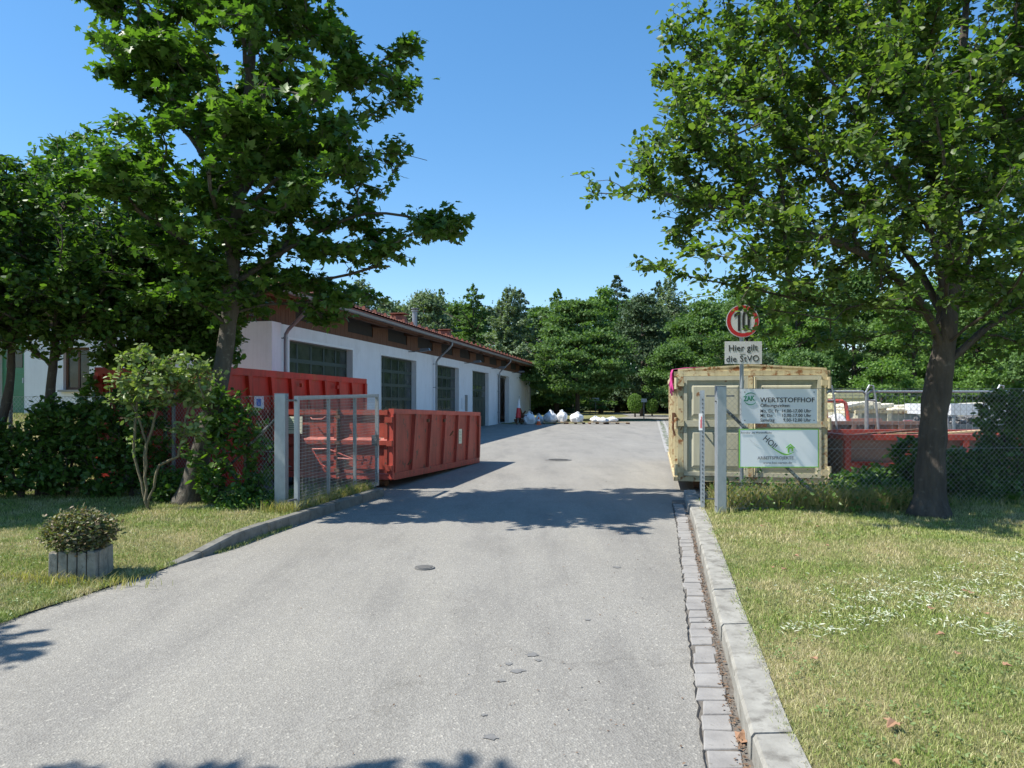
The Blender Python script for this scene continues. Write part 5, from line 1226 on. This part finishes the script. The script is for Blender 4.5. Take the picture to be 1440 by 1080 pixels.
if 'shrubs' not in SKIP:
    Y = 9.6
    shrub('tall shrub with pale twisting stems in front of the maple', (-4.92, Y, .1), [[lx(190,640,Y),lx(192,580,Y),lx(196,535,Y)], [lx(205,640,Y),lx(215,600,Y),lx(222,560,Y)], [lx(225,655,Y),lx(250,640,Y),lx(262,590,Y),lx(268,560,Y)], [lx(200,600,Y),lx(180,560,Y)]],
          [LEl(200,520,Y,.33,.3,.32), LEl(235,545,Y,.35,.35,.25), LEl(275,540,Y,.33,.3,.25), LEl(170,545,Y,.2,.25,.25,.8), LEl(285,590,Y,.16,.2,.3,.8), LEl(180,600,Y,.14,.2,.25,.6), LEl(240,610,Y,.14,.2,.2,.5), LEl(300,540,Y,.2,.2,.2,.8), LEl(262,515,Y,.3,.3,.2), LEl(200,497,Y,.15,.15,.15,1.4)], 230, 12, .075, 'l_pale', 31, r0=.0055, rmax=.018)
    Y = 10.1
    shrub('leafy shrub climbing the wire fence beside the left gate post', (-3.75, Y, .1), [[lx(345,640,Y),lx(340,590,Y),lx(335,560,Y)], [lx(370,660,Y),lx(385,620,Y)], [lx(320,650,Y),lx(305,600,Y)]],
          [LEl(335,600,Y,.36,.3,.4), LEl(310,570,Y,.3,.3,.4), LEl(375,640,Y,.25,.25,.45,.9), LEl(330,680,Y,.5,.35,.35,1.2), LEl(295,640,Y,.35,.3,.5), LEl(365,700,Y,.25,.25,.2,1.5)], 270, 12, .088, 'l_shrub', 32, bark='bark_dark')
    for i, (px, py, Y, a, c_, lab, mt) in enumerate(((30,645,10.8,1.0,.62,'dark low shrub under the crossing stems at the left edge','l_dark'), (125,650,10.9,.9,.6,'dark shrub between the forked tree and the pale stemmed shrub','l_dark'),
            (95,590,11.0,.55,.35,'broad leaved shrub before the white wall at left','l_dark'), (185,605,10.9,.6,.75,'dark shrub behind the pale stemmed shrub','l_dark'), (150,560,12.6,.4,.5,'thin shrub before the sunlit white wall','l_shrub'),
            (-60,640,10.6,.9,.6,'dark shrub beyond the left picture edge','l_dark'), (245,690,10.6,.45,.35,'low dark shrub at the foot of the maple','l_dark'))):
        x, y, z = lx(px, py, Y); shrub(lab, (x, y, .1), [[(x-.1,y,z*.6),(x-.2,y,z)], [(x+.1,y,z*.6),(x+.25,y,z)]], [(x,y,z,a,.45,c_,1), (x-a*.4,y,z+.15,a*.5,.4,c_*.7,1), (x+a*.45,y,z-.1,a*.5,.4,c_*.8,1)], int(300*a), 13, .085, mt, 40+i, bark='bark_dark')
    # hedge behind the right fence
    for i, (px, py, Y, a, c_, lab, mt) in enumerate(((1215,688,10.25,.40,.26,'leafy shrub growing through the fence right of the lower board','l_shrub'), (1258,680,10.5,.45,.28,'shrub before the red frame container, left of the right trunk','l_dark'), (1292,655,10.2,.3,.48,'shrub directly behind the right tree trunk','l_dark'),
            (1362,668,10.3,.5,.44,'dark shrub right of the right tree trunk','l_dark'), (1425,610,10.3,.5,.85,'tall dark shrub at the right picture edge','l_dark'), (1500,600,10.4,.6,.9,'shrub beyond the right picture edge','l_dark'), (1195,700,10.0,.3,.22,'small bright weed bush at the foot of the right fence','l_pale'),
            (1395,700,10.1,.6,.3,'low dark shrub at the foot of the right hedge','l_dark'), (1275,700,10.0,.5,.25,'low leafy shrub left of the right trunk foot','l_shrub'))):
        x, y, z = lx(px, py, Y); shrub(lab, (x, y, .1), [[(x-.1,y,z*.6),(x-.15,y,z)], [(x+.1,y,z*.6),(x+.2,y,z)]], [(x,y,z,a,.35,c_,1), (x-a*.4,y,z+.1,a*.5,.3,c_*.7,1), (x+a*.45,y,z-.05,a*.5,.3,c_*.8,1)], int(560*a), 13, .085, mt, 60+i, bark='bark_dark')
    # the plant in the planter
    x, y, z = -3.88, 6.40, .22
    shrub('bushy cotoneaster like plant spilling over the concrete planter', (x, y, z), [], [(x,y,.44,.26,.23,.17,1), (x-.12,y,.42,.16,.17,.12,1), (x+.12,y,.43,.17,.17,.13,1), (x,y-.06,.34,.22,.18,.1,.7)], 850, 12, .032, 'l_planter', 80, bark='bark_dark', name='planter_shrub', r0=.0016, rmax=.008)
# ------------------------------------------------------------------ grass
def blades(n, sampler, hmin, hmax, w, zf, mat, name, seed, lean=.5, keepz=None):
    rng = np.random.default_rng(seed); x, y = sampler(rng, n); n = len(x)
    z = np.array([zf(a, b) for a, b in zip(x, y)])
    h = rng.uniform(hmin, hmax, n); a = rng.uniform(0, 2*np.pi, n); th = rng.uniform(0, 2*np.pi, n); l = rng.uniform(.1, lean, n)*h
    dx, dy = np.cos(th)*w/2, np.sin(th)*w/2; lx_, ly_ = np.cos(a)*l, np.sin(a)*l
    V = np.zeros((n, 5, 3)); V[:,0] = np.stack([x-dx, y-dy, z], 1); V[:,1] = np.stack([x+dx, y+dy, z], 1)
    V[:,2] = np.stack([x+dx*.8+lx_*.35, y+dy*.8+ly_*.35, z+h*.55], 1); V[:,3] = np.stack([x-dx*.8+lx_*.35, y-dy*.8+ly_*.35, z+h*.55], 1)
    V[:,4] = np.stack([x+lx_*1.2, y+ly_*1.2, z+h*.95], 1)
    fl = np.array([0,1,2,3,3,2,4]); F = (np.arange(n)[:,None]*5+fl[None,:]).ravel(); cnt = np.tile([4, 3], n)
    o = poly_mesh(name, V.reshape(-1, 3), cnt, F, mat); tag(o, kind='stuff'); return o
def samp_right(y0, y1, x1):
    def f(rng, n):
        y = rng.uniform(y0, y1, n); a = np.array([xr(v) for v in y])+.155+rng.normal(0, .018, n)+.02*np.sin(y*7)
        m = np.minimum(x1, .80*y+.3); x = a+(m-a)*rng.random(n); return x, y
    return f
def samp_left(y0, y1):
    def f(rng, n):
        y = rng.uniform(y0, y1, n); a = np.array([xl(v) for v in y])-np.where(y > 6.9, .12, -.03)+.03*np.sin(y*9); m = -.80*y-.4; x = a-(a-m)*rng.random(n)
        k = ~((np.abs(x+3.86) < .27) & (np.abs(y-6.42) < .24)); return x[k], y[k]
    return f
if 'grass' not in SKIP:
    blades(46000, samp_right(2.3, 4.6, 4), .012, .036, .0034, zr, 'grass', 'lawn_grass', 1, .9)
    blades(50000, samp_right(4.6, 7.4, 7), .013, .04, .0045, zr, 'grass', 'lawn_grass', 2, .9)
    blades(42000, samp_right(7.4, 10.6, 9), .016, .05, .0065, zr, 'grass', 'lawn_grass', 3, .8)
    def wide(y0, y1, x1):
        def f(rng, n):
            y = rng.uniform(y0, y1, n); a = np.minimum(x1, .80*y+.3)-.15; return a+(x1+1-a)*rng.random(n), y
        return f
    blades(42000, wide(1.6, 7.0, 8), .014, .045, .008, zr, 'grass', 'lawn_grass', 21, .9)
    blades(26000, wide(7.0, 10.6, 12), .016, .05, .010, zr, 'grass', 'lawn_grass', 22, .9)
    blades(26000, lambda r, n: ((lambda y: (-.80*y-.3-r.random(n)*5, y))(r.uniform(3.5, 11.6, n))), .016, .05, .010, zl, 'grass', 'lawn_grass', 23, .9)
    blades(52000, samp_left(4.2, 8.2), .014, .045, .005, zl, 'grass', 'lawn_grass', 4, .8)
    blades(40000, samp_left(8.2, 11.8), .016, .055, .0075, zl, 'grass', 'lawn_grass', 5, .8)
    blades(26000, lambda r, n: (r.uniform(-16, -7.9, n), r.uniform(12, 18.9, n)), .03, .09, .015, zl, 'grass', 'lawn_grass', 6, .8)
    blades(500, lambda r, n: (r.normal(-3.8, .35, n), r.normal(6.10, .07, n)), .03, .12, .007, zl, 'grass_dry', 'tall_grass', 7, .8)
    blades(900, lambda r, n: ((lambda y: (np.array([xl(v) for v in y])-.02+np.abs(r.normal(0, .07, n))*-1+.03, y))(r.uniform(4.6, 6.9, n))), .02, .07, .007, zl, 'grass', 'tall_grass', 8, .9)
    blades(9000, lambda r, n: (r.uniform(2.84, 5.3, n), 9.75+np.abs(r.normal(0, .42, n))-.3), .12, .38, .008, lambda a, b: .12, 'grass_dry', 'tall_grass', 9, .7)
    blades(2600, lambda r, n: (r.uniform(5.3, 9.5, n), 9.85+r.normal(0, .2, n)), .08, .25, .008, lambda a, b: .12, 'grass', 'tall_grass', 10, .7)
    blades(4200, lambda r, n: ((lambda y: (np.array([xl(v) for v in y])-.13-np.abs(r.normal(0, .22, n)), y))(r.uniform(9.3, 11.8, n))), .05, .2, .007, zl, 'grass_dry', 'tall_grass', 11, .7)
    blades(500, lambda r, n: ((lambda y: (np.array([xl(v) for v in y])+np.abs(r.normal(.02, .03, n)), y))(r.uniform(7.4, 9.0, n))), .02, .06, .006, lambda a, b: .0, 'grass', 'kerb_weeds', 12, .9)
    blades(350, lambda r, n: (r.normal(2.80, .06, n), r.uniform(9.2, 9.9, n)), .05, .16, .006, lambda a, b: .11, 'grass', 'tall_grass', 13, .9)
    # cut dry grass in right lawn patches, glints put into the whitish colour
    rng = np.random.default_rng(5); cs = [(2.75,5.2,.5),(3.4,5.6,.65),(3.9,5.3,.6),(4.4,5.9,.6),(3.1,4.5,.4),(1.95,4.5,.22),(2.35,4.75,.25),(4.0,4.6,.4),(3.2,3.9,.25),(4.8,6.4,.4)]
    P = []
    for cx, cy, r_ in cs: P.append(np.stack([rng.normal(cx, r_*.6, int(1700*r_)), rng.normal(cy, r_*.36, int(1700*r_))], 1))
    P = np.concatenate(P); nz = np.sin(P[:,0]*13)*np.sin(P[:,1]*17+2)+rng.normal(0, .5, len(P)); P = P[nz > 0.1]
    P = np.concatenate([P, np.array([zr(a, b)+.02 for a, b in P])[:,None]+rng.uniform(0, .02, len(P))[:,None]], 1)
    D = rng.normal(size=(len(P), 3)); D[:,2] = .25; N = np.array([0, 0, 1.])+rng.normal(size=(len(P), 3))*.4
    V, cnt, F = leaves(P, D, N, rng.uniform(.018, .04, len(P)), OVAL_V*np.array([.42,1,1]), OVAL_F); tag(poly_mesh('cut_grass_glints', V, cnt, F, 'grass_white'), kind='stuff')
    # leafy weeds: foot of right fence, kerb top
    P = np.stack([rng.uniform(2.85, 5.4, 4200), 9.8+rng.normal(0, .22, 4200), .12+np.abs(rng.normal(0, .17, 4200))], 1)
    D = rng.normal(size=(len(P), 3)); N = np.array([0, 0, .6])+rng.normal(size=(len(P), 3))*.6
    V, cnt, F = leaves(P, D, N, rng.uniform(.03, .07, len(P)), OVAL_V, OVAL_F); tag(poly_mesh('fence_foot_weeds', V, cnt, F, 'l_shrub'), kind='stuff')
    P = np.stack([rng.uniform(-3.6, -2.2, 1500), rng.uniform(9.9, 12.0, 1500), .12+np.abs(rng.normal(0, .07, 1500))], 1); P = P[P[:,0] < np.array([xl(v) for v in P[:,1]])-.15]
    P2 = np.stack([rng.uniform(-4.0, -3.25, 1400), rng.normal(9.75, .15, 1400), .12+np.abs(rng.normal(0, .10, 1400))], 1); P = np.concatenate([P, P2])
    D = rng.normal(size=(len(P), 3)); N = np.array([0, 0, .8])+rng.normal(size=(len(P), 3))*.5
    V, cnt, F = leaves(P, D, N, rng.uniform(.025, .06, len(P)), OVAL_V, OVAL_F); tag(poly_mesh('gate_foot_weeds', V, cnt, F, 'l_shrub'), kind='stuff')
    # flat leafed weeds between the grass, crumbs on the road
    P = []
    for fx, y0, y1, zf in ((samp_right, 2.6, 9.5, zr), (samp_left, 4.8, 10.5, zl)):
        a, b = (fx(y0, y1, 8) if fx is samp_right else fx(y0, y1))(rng, 420); nz = rng.integers(5, 14, len(a))
        for q, w_, c_ in zip(a, b, nz): P.append(np.stack([q+rng.normal(0, .03, c_), w_+rng.normal(0, .03, c_), np.full(c_, zf(q, w_)+.018)+rng.uniform(0, .015, c_)], 1))
    P = np.concatenate(P); D = rng.normal(size=(len(P), 3)); D[:,2] = .25; N = np.array([0, 0, 1.])+rng.normal(size=(len(P), 3))*.3
    V, cnt, F = leaves(P, D, N, rng.uniform(.010, .024, len(P)), OVAL_V*np.array([1.2,1,1]), OVAL_F); tag(poly_mesh('lawn_weeds', V, cnt, F, 'l_pale'), kind='stuff')
    n = 420; y = rng.uniform(2.8, 14, n); t = rng.random(n); x = np.array([xr(min(v, 11.5)) for v in y])-.22-np.abs(rng.normal(0, .9, n)); P = np.stack([x, y, np.full(n, .006)], 1)
    k = x > np.array([xl(min(v, 11.5)) for v in y])+.1; P = P[k]; n = len(P); D = rng.normal(size=(n, 3)); D[:,2] *= .15; N = np.array([0, 0, 1.])+rng.normal(size=(n, 3))*.3
    V, cnt, F = leaves(P, D, N, rng.uniform(.006, .02, n), OVAL_V, OVAL_F); tag(poly_mesh('road_litter', V, cnt, F, 'litter'), kind='stuff')
    # debris along the gutter
    n = 900; y = rng.uniform(2.6, 9.5, n); x = np.array([xr(v) for v in y])-.02-np.abs(rng.normal(0, .022, n)); P = np.stack([x, y, np.full(n, .014)+rng.uniform(0, .01, n)], 1)
    D = rng.normal(size=(n, 3)); D[:,2] *= .2; N = np.array([0, 0, 1.])+rng.normal(size=(n, 3))*.4
    V, cnt, F = leaves(P, D, N, rng.uniform(.008, .026, n), OVAL_V, OVAL_F); tag(poly_mesh('gutter_litter', V, cnt, F, 'litter'), kind='stuff')
# fallen leaves one by one
rnd = random.Random(77)
def fallen(px, py, s, label, z0, zf):
    x, y, z = G(px, py, z0); m = MB(); th = rnd.uniform(0, 6.28); c, sn = math.cos(th), math.sin(th)
    pts = [(a*s, b*s, (.25*abs(a)+.12*math.sin(b*5))*s) for a, b, _ in MAPLE_V]; m.add([(p[0]*c-p[1]*sn, p[0]*sn+p[1]*c, p[2]+.01) for p in pts], MAPLE_F)
    o = m.build('fallen_leaf', 'dry_leaf', fix=False); o.location = (x, y, zf(x, y)+.03 if zf else z0+.008); so = o.modifiers.new('s', 'SOLIDIFY'); so.thickness = .0015
    tag(o, label, 'fallen leaf', 'dry fallen leaves')
fallen(1040, 1047, .11, 'curled tan leaf lying in the gutter at the lower edge', .0, None)
fallen(1262, 1026, .075, 'pale pink brown leaf alone on the near right lawn', .13, zr)
for (px, py) in ((1101,805),(1086,801),(1117,785),(1161,772),(1309,863),(1388,867),(1356,833),(1365,836),(1073,744),(1149,748),(1328,905),(1148,934),(1255,1078),(1411,952),(1346,935)):
    fallen(px, py, rnd.uniform(.035, .06), 'small dry brown leaf scattered on the right lawn', .13, zr)

# ------------------------------------------------------------------ distant trees
def crown_mesh(name, P, D, N, S, mat, parent, tv=CLUMP_V, tf=CLUMP_F):
    V, cnt, F = leaves(P, D, N, S, tv, tf); return poly_mesh(name, V, cnt, F, mat, parent)
def bg_tree(kind, seed, h, wdt, n, size, mat, base, label, rz=0, group='trees beyond the yard', z0f=.12, name=None):
    rng = np.random.default_rng(seed); e = empty(name or {'c': 'spruce_tree', 'p': 'pine_tree'}.get(kind, 'broadleaf_tree'), base, rz, label, 'tree', group)
    m = MB(); m.tube([(0,0,-.2),(.05*h*.1,0,h*.3),(0,0,h*.62),(0,0,h*.93)], [h*.018+.05, h*.014+.03, h*.008+.02, .02], 8)
    for k in range(12):
        a = rng.uniform(0, 6.28); z = h*rng.uniform(.25, .7); r = wdt*rng.uniform(.3, .42)*(1-z/h)*1.6; m.tube([(0,0,z),(r*.5*math.cos(a),r*.5*math.sin(a),z+r*.35),(r*math.cos(a),r*math.sin(a),z+r*.6)], [h*.007, h*.004, .01], 5)
    m.build('trunk', 'bark_bg', e, smooth=True)
    if kind in ('d', 'h'):
        K = 110 if kind == 'd' else 170; th = rng.uniform(0, 2*np.pi, K); u_ = rng.uniform(0, 1, K)
        zz = z0f+(.97-z0f)*u_; prof = np.sin(np.pi*np.clip((zz-z0f)/(1-z0f), .0, 1)**(.75 if kind == 'd' else .5))**.6*(1-.35*(kind == 'h')*u_)
        rr = prof*wdt/2*rng.uniform(.15, 1, K)**.6*.95; c = np.stack([rr*np.cos(th), rr*np.sin(th), zz*h], 1); cr = wdt*(rng.uniform(.055, .13, K) if kind == 'd' else rng.uniform(.05, .10, K))
        k_ = rng.integers(0, K, n); d = unit(rng.normal(size=(n, 3))); d[:,2] = np.abs(d[:,2])*.9-.25; d = unit(d)
        rad = cr[k_]*np.abs(rng.normal(.75, .42, n))
        flat = np.array([1, 1, .75 if kind == 'd' else .36]); P = c[k_]+d*rad[:,None]*flat
        if kind == 'h':                          # feathery sprays leaning up and out
            P[:,2] += .25*np.hypot(P[:,0], P[:,1])*.3
        N = unit(d*.6+rng.normal(size=(n, 3))*.7+np.array([0, 0, .4])); D = unit(rng.normal(size=(n, 3))+d*.6)
        S = size*rng.uniform(.6, 1.35, n); P = P[:]
    else:
        nb = 95 if kind == 'c' else 110; zb = np.linspace(z0f, .985, nb)+rng.normal(0, .006, nb); pw = (1.08-zb)**1.1; bi = rng.choice(nb, n, p=pw/pw.sum()); th = np.arange(nb)*2.4+rng.normal(0, .2, nb)
        L = wdt/2*(1.02-zb)**(1.0 if kind == 'c' else .75)*rng.uniform(.5, 1.15, nb)
        if kind == 'p': L *= rng.uniform(.5, 1.1, nb)
        t = rng.random(n)**.6; l = L[bi]*t
        dr = -.28 if kind == 'c' else .12
        lat = rng.normal(0, 1, n)*L[bi]*.13*(1.1-t)*(1.6 if kind == 'c' else 2.2)
        cx, sy = np.cos(th[bi]), np.sin(th[bi])
        P = np.stack([l*cx-lat*sy, l*sy+lat*cx, zb[bi]*h+dr*l+.10*l*t+rng.normal(0, .012*h if kind == 'p' else .006*h, n)], 1)
        D = unit(np.stack([cx, sy, np.full(n, -.3)], 1)+rng.normal(size=(n, 3))*.5); N = unit(np.array([0, 0, 1.])+rng.normal(size=(n, 3))*.5); S = size*rng.uniform(.6, 1.3, n)
    crown_mesh('crown', P, D, N, S, mat, e); return e
A_, B_, C_, D_ = M['l_bg']
def BG(kind, seed, px, Y, topy, wpx, n, size, mat, label, z0f=.12, **k):
    n = int(n*1.9); size *= .72
    if kind in 'cp': wpx *= 3.0 if kind == 'c' else 2.1
    h = 1.6+(563-topy)/1000*Y; return bg_tree(kind, seed, h, wpx/1000*Y, n, size, mat, ((px-720)/1000*Y, Y, -.05), label, rz=seed, z0f=z0f, **k)
if 'bg' not in SKIP:
    BG('h', 1, 812, 58, 421, 175, 24000, .26, A_, 'wide feathery green tree with a dark trunk in the middle distance', .20)
    BG('p', 2, 507, 88, 391, 95, 11000, .40, B_, 'grey green pine peeping above the near end of the workshop roof')
    BG('d', 3, 596, 92, 410, 110, 13000, .42, B_, 'grey green rounded tree above the middle of the workshop roof')
    BG('d', 4, 548, 99, 424, 80, 9000, .42, B_, 'pale bluish tree between the pine and the rounded tree')
    BG('c', 5, 666, 88, 399, 80, 12000, .36, A_, 'dark pointed tree behind the metal roof flue')
    BG('c', 27, 731, 94, 404, 60, 9000, .36, C_, 'thin dark spruce between the grey conifer and the low crown')
    BG('c', 28, 925, 98, 392, 60, 9000, .36, C_, 'second dark spruce just left of the tall blue green conifer')
    BG('c', 29, 620, 100, 404, 50, 8000, .36, A_, 'narrow spruce top between the rounded tree and the pointed tree')
    BG('d', 6, 648, 97, 425, 90, 10000, .4, A_, 'green broadleaf tree left of the pointed tree')
    BG('p', 7, 716, 80, 403, 90, 12000, .36, B_, 'light grey green conifer above the far end of the workshop')
    BG('c', 8, 783, 84, 405, 60, 9000, .36, A_, 'spiky conifer top just left of the wide feathery tree')
    BG('d', 9, 760, 92, 432, 90, 9000, .4, A_, 'low broadleaf crown between two conifers beyond the workshop')
    BG('c', 10, 868, 96, 383, 80, 10000, .36, C_, 'darkest narrow spruce standing highest on the skyline')
    BG('d', 11, 845, 88, 402, 70, 9000, .36, D_, 'light green slender tree left of the dark spruce')
    BG('d', 12, 903, 72, 416, 100, 12000, .3, C_, 'deep green tree right of the dark spruce')
    BG('p', 13, 940, 90, 390, 90, 11000, .36, B_, 'tall blue green conifer left of the speed sign')
    BG('d', 14, 985, 66, 425, 110, 14000, .28, A_, 'green tree behind the speed limit sign')
    BG('d', 15, 950, 60, 486, 95, 12000, .22, A_, 'low rounded grey green tree above the far lane', .18)
    BG('d', 16, 1050, 58, 395, 120, 14000, .26, A_, 'tree behind the cream container')
    BG('d', 17, 1120, 52, 400, 130, 15000, .24, D_, 'light green tree above the notice boards')
    BG('d', 18, 1200, 55, 380, 140, 15000, .25, A_, 'green tree behind the stored materials')
    BG('d', 19, 1285, 48, 390, 140, 15000, .22, D_, 'broad green tree left of the right trunk')
    BG('d', 20, 1375, 50, 380, 150, 15000, .24, A_, 'green tree right of the right trunk')
    BG('d', 21, 1470, 46, 380, 160, 15000, .24, D_, 'green tree at the right edge beyond the yard')
    BG('d', 22, 1240, 36, 505, 100, 10000, .15, D_, 'bushy green thicket above the foam heap', .05)
    BG('d', 23, 1375, 32, 505, 120, 12000, .14, D_, 'sunlit bush behind the right fence panels', .05)
    BG('d', 24, 1130, 38, 492, 110, 11000, .15, A_, 'green bush right above the cream container', .05)
    BG('d', 25, 1460, 30, 490, 110, 10000, .14, A_, 'bush at the far right behind the shrubs', .05)
    BG('d', 26, 1070, 44, 500, 90, 9000, .17, C_, 'dark bush behind the speed sign pole', .05)
    # undergrowth closing the view under the crowns
    for i, (px, Y, ty, wp, mt, lb) in enumerate(((762,90,538,60,A_,'low bush beside the far corner of the workshop'), (798,100,545,55,D_,'sunlit pale undergrowth left of the middle tree trunk'), (842,112,528,70,C_,'dark undergrowth right of the middle trunk'),
            (890,108,525,75,C_,'dark thicket behind the far lane'), (935,100,522,80,C_,'dark thicket left of the cream container'), (985,84,520,90,C_,'dark thicket hidden beside the cream container'), (735,95,520,60,C_,'dark bush behind the bags'))):
        BG('d', 50+i, px, Y, ty, wp*1.25, 9000, .34, mt, lb, .0, name='bush')
    for i, (px, Y, ty, wp) in enumerate(((560,104,432,120),(620,108,428,120),(690,112,430,120),(760,116,436,120),(830,120,424,120),(890,118,420,120),(950,112,430,130),(1020,90,425,140),(1100,80,420,150),(1190,76,415,160),(1280,70,410,160),(1370,66,410,170),(1460,64,410,170),(1560,60,400,180),(1660,56,400,180),(500,108,450,120),(440,100,440,120),(380,96,430,120))):
        BG('d', 80+i, px, Y, ty, wp, 8000, .45, (C_, A_)[i % 2], 'tree of the dark wood closing the view behind the yard', .02, group='dense trees of the wood behind the yard')
    # clipped round bushes by the far lane
    for px, py, Y, r, lab in ((893,564,68,.72,'light green clipped standard bush by the far lane'), (917,568,70,.55,'smaller clipped bush right of the far sign')):
        x = (px-720)/1000*Y; z = 1.6+(563-py)/1000*Y-.2; e = empty('clipped_bush', (x, Y, 0), 0, lab, 'bush', 'clipped bushes by the far lane'); rng = np.random.default_rng(px)
        m = MB(); m.tube([(0,0,-.02),(0,0,z)], .08, 8); m.build('trunk', 'bark_bg', e); d = unit(rng.normal(size=(2500, 3))); P = d*r*rng.uniform(.8, 1.04, 2500)[:,None]*np.array([1, 1, 1.25])+np.array([0, 0, z])
        crown_mesh('crown', P, rng.normal(size=(2500, 3)), d+rng.normal(size=(2500, 3))*.4, rng.uniform(.06, .13, 2500), D_, e)
# fence posts along the far wood edge
e = empty('wood_edge_fence', (0, 0, 0), 0, 'distant wire fence with thin concrete posts along the wood', 'fence')
for i, px in enumerate((806, 830, 866, 900, 926)):
    x = (px-720)/1000*98; m = MB(); m.box(x-.05, x+.05, 97.95, 98.05, 0, 2.9); m.build('post', 'concrete', e)
m = MB()
for z in (.3, 1.0, 1.8, 2.7): m.bar(((800-720)*.098, 98.06, z), ((932-720)*.098, 98.06, z), .012)
m.build('wire', 'wire', e)

# ------------------------------------------------------------------ light, sky, camera
EL = R(54); AZ = Vector((-1, -.16, 0)).normalized()      # towards the sun
sd = Vector((AZ.x*math.cos(EL), AZ.y*math.cos(EL), math.sin(EL)))
L_ = bpy.data.lights.new('sun', 'SUN'); L_.energy = 5.0; L_.angle = R(.53); L_.color = (1, .955, .87)
so = bpy.data.objects.new('sun', L_); C.objects.link(so); so.rotation_euler = (-sd).to_track_quat('-Z', 'Y').to_euler()
wd_ = bpy.data.worlds.new('World'); bpy.context.scene.world = wd_; wd_.use_nodes = True; nt = wd_.node_tree
sky = nt.nodes.new('ShaderNodeTexSky'); sky.sky_type = 'NISHITA'; sky.sun_disc = False; sky.sun_elevation = EL; sky.sun_rotation = math.atan2(sd.x, sd.y)
sky.air_density = 1.0; sky.dust_density = .25; sky.ozone_density = 2.2; sky.altitude = 600
hs = nt.nodes.new('ShaderNodeHueSaturation'); hs.inputs['Saturation'].default_value = 1.44; ga = nt.nodes.new('ShaderNodeGamma'); ga.inputs[1].default_value = .76; nt.links.new(sky.outputs[0], ga.inputs[0]); nt.links.new(ga.outputs[0], hs.inputs['Color'])
bg = nt.nodes['Background']; nt.links.new(hs.outputs[0], bg.inputs[0]); bg.inputs[1].default_value = .187
cam = bpy.data.cameras.new('camera'); cam.sensor_width = 36; cam.lens = 25; cam.shift_y = .016; cam.clip_end = 2000; cam.clip_start = .05
co = bpy.data.objects.new('camera', cam); C.objects.link(co); co.location = (0, 0, CAMH); co.rotation_euler = (R(90), 0, 0)
sc = bpy.context.scene; sc.camera = co
sc.view_settings.view_transform = 'Standard'; sc.view_settings.look = 'None'; sc.view_settings.gamma = 1; sc.view_settings.exposure = .72
try:
    sc.cycles.max_bounces = 6; sc.cycles.transparent_max_bounces = 4; sc.cycles.sample_clamp_indirect = 6
except Exception: pass
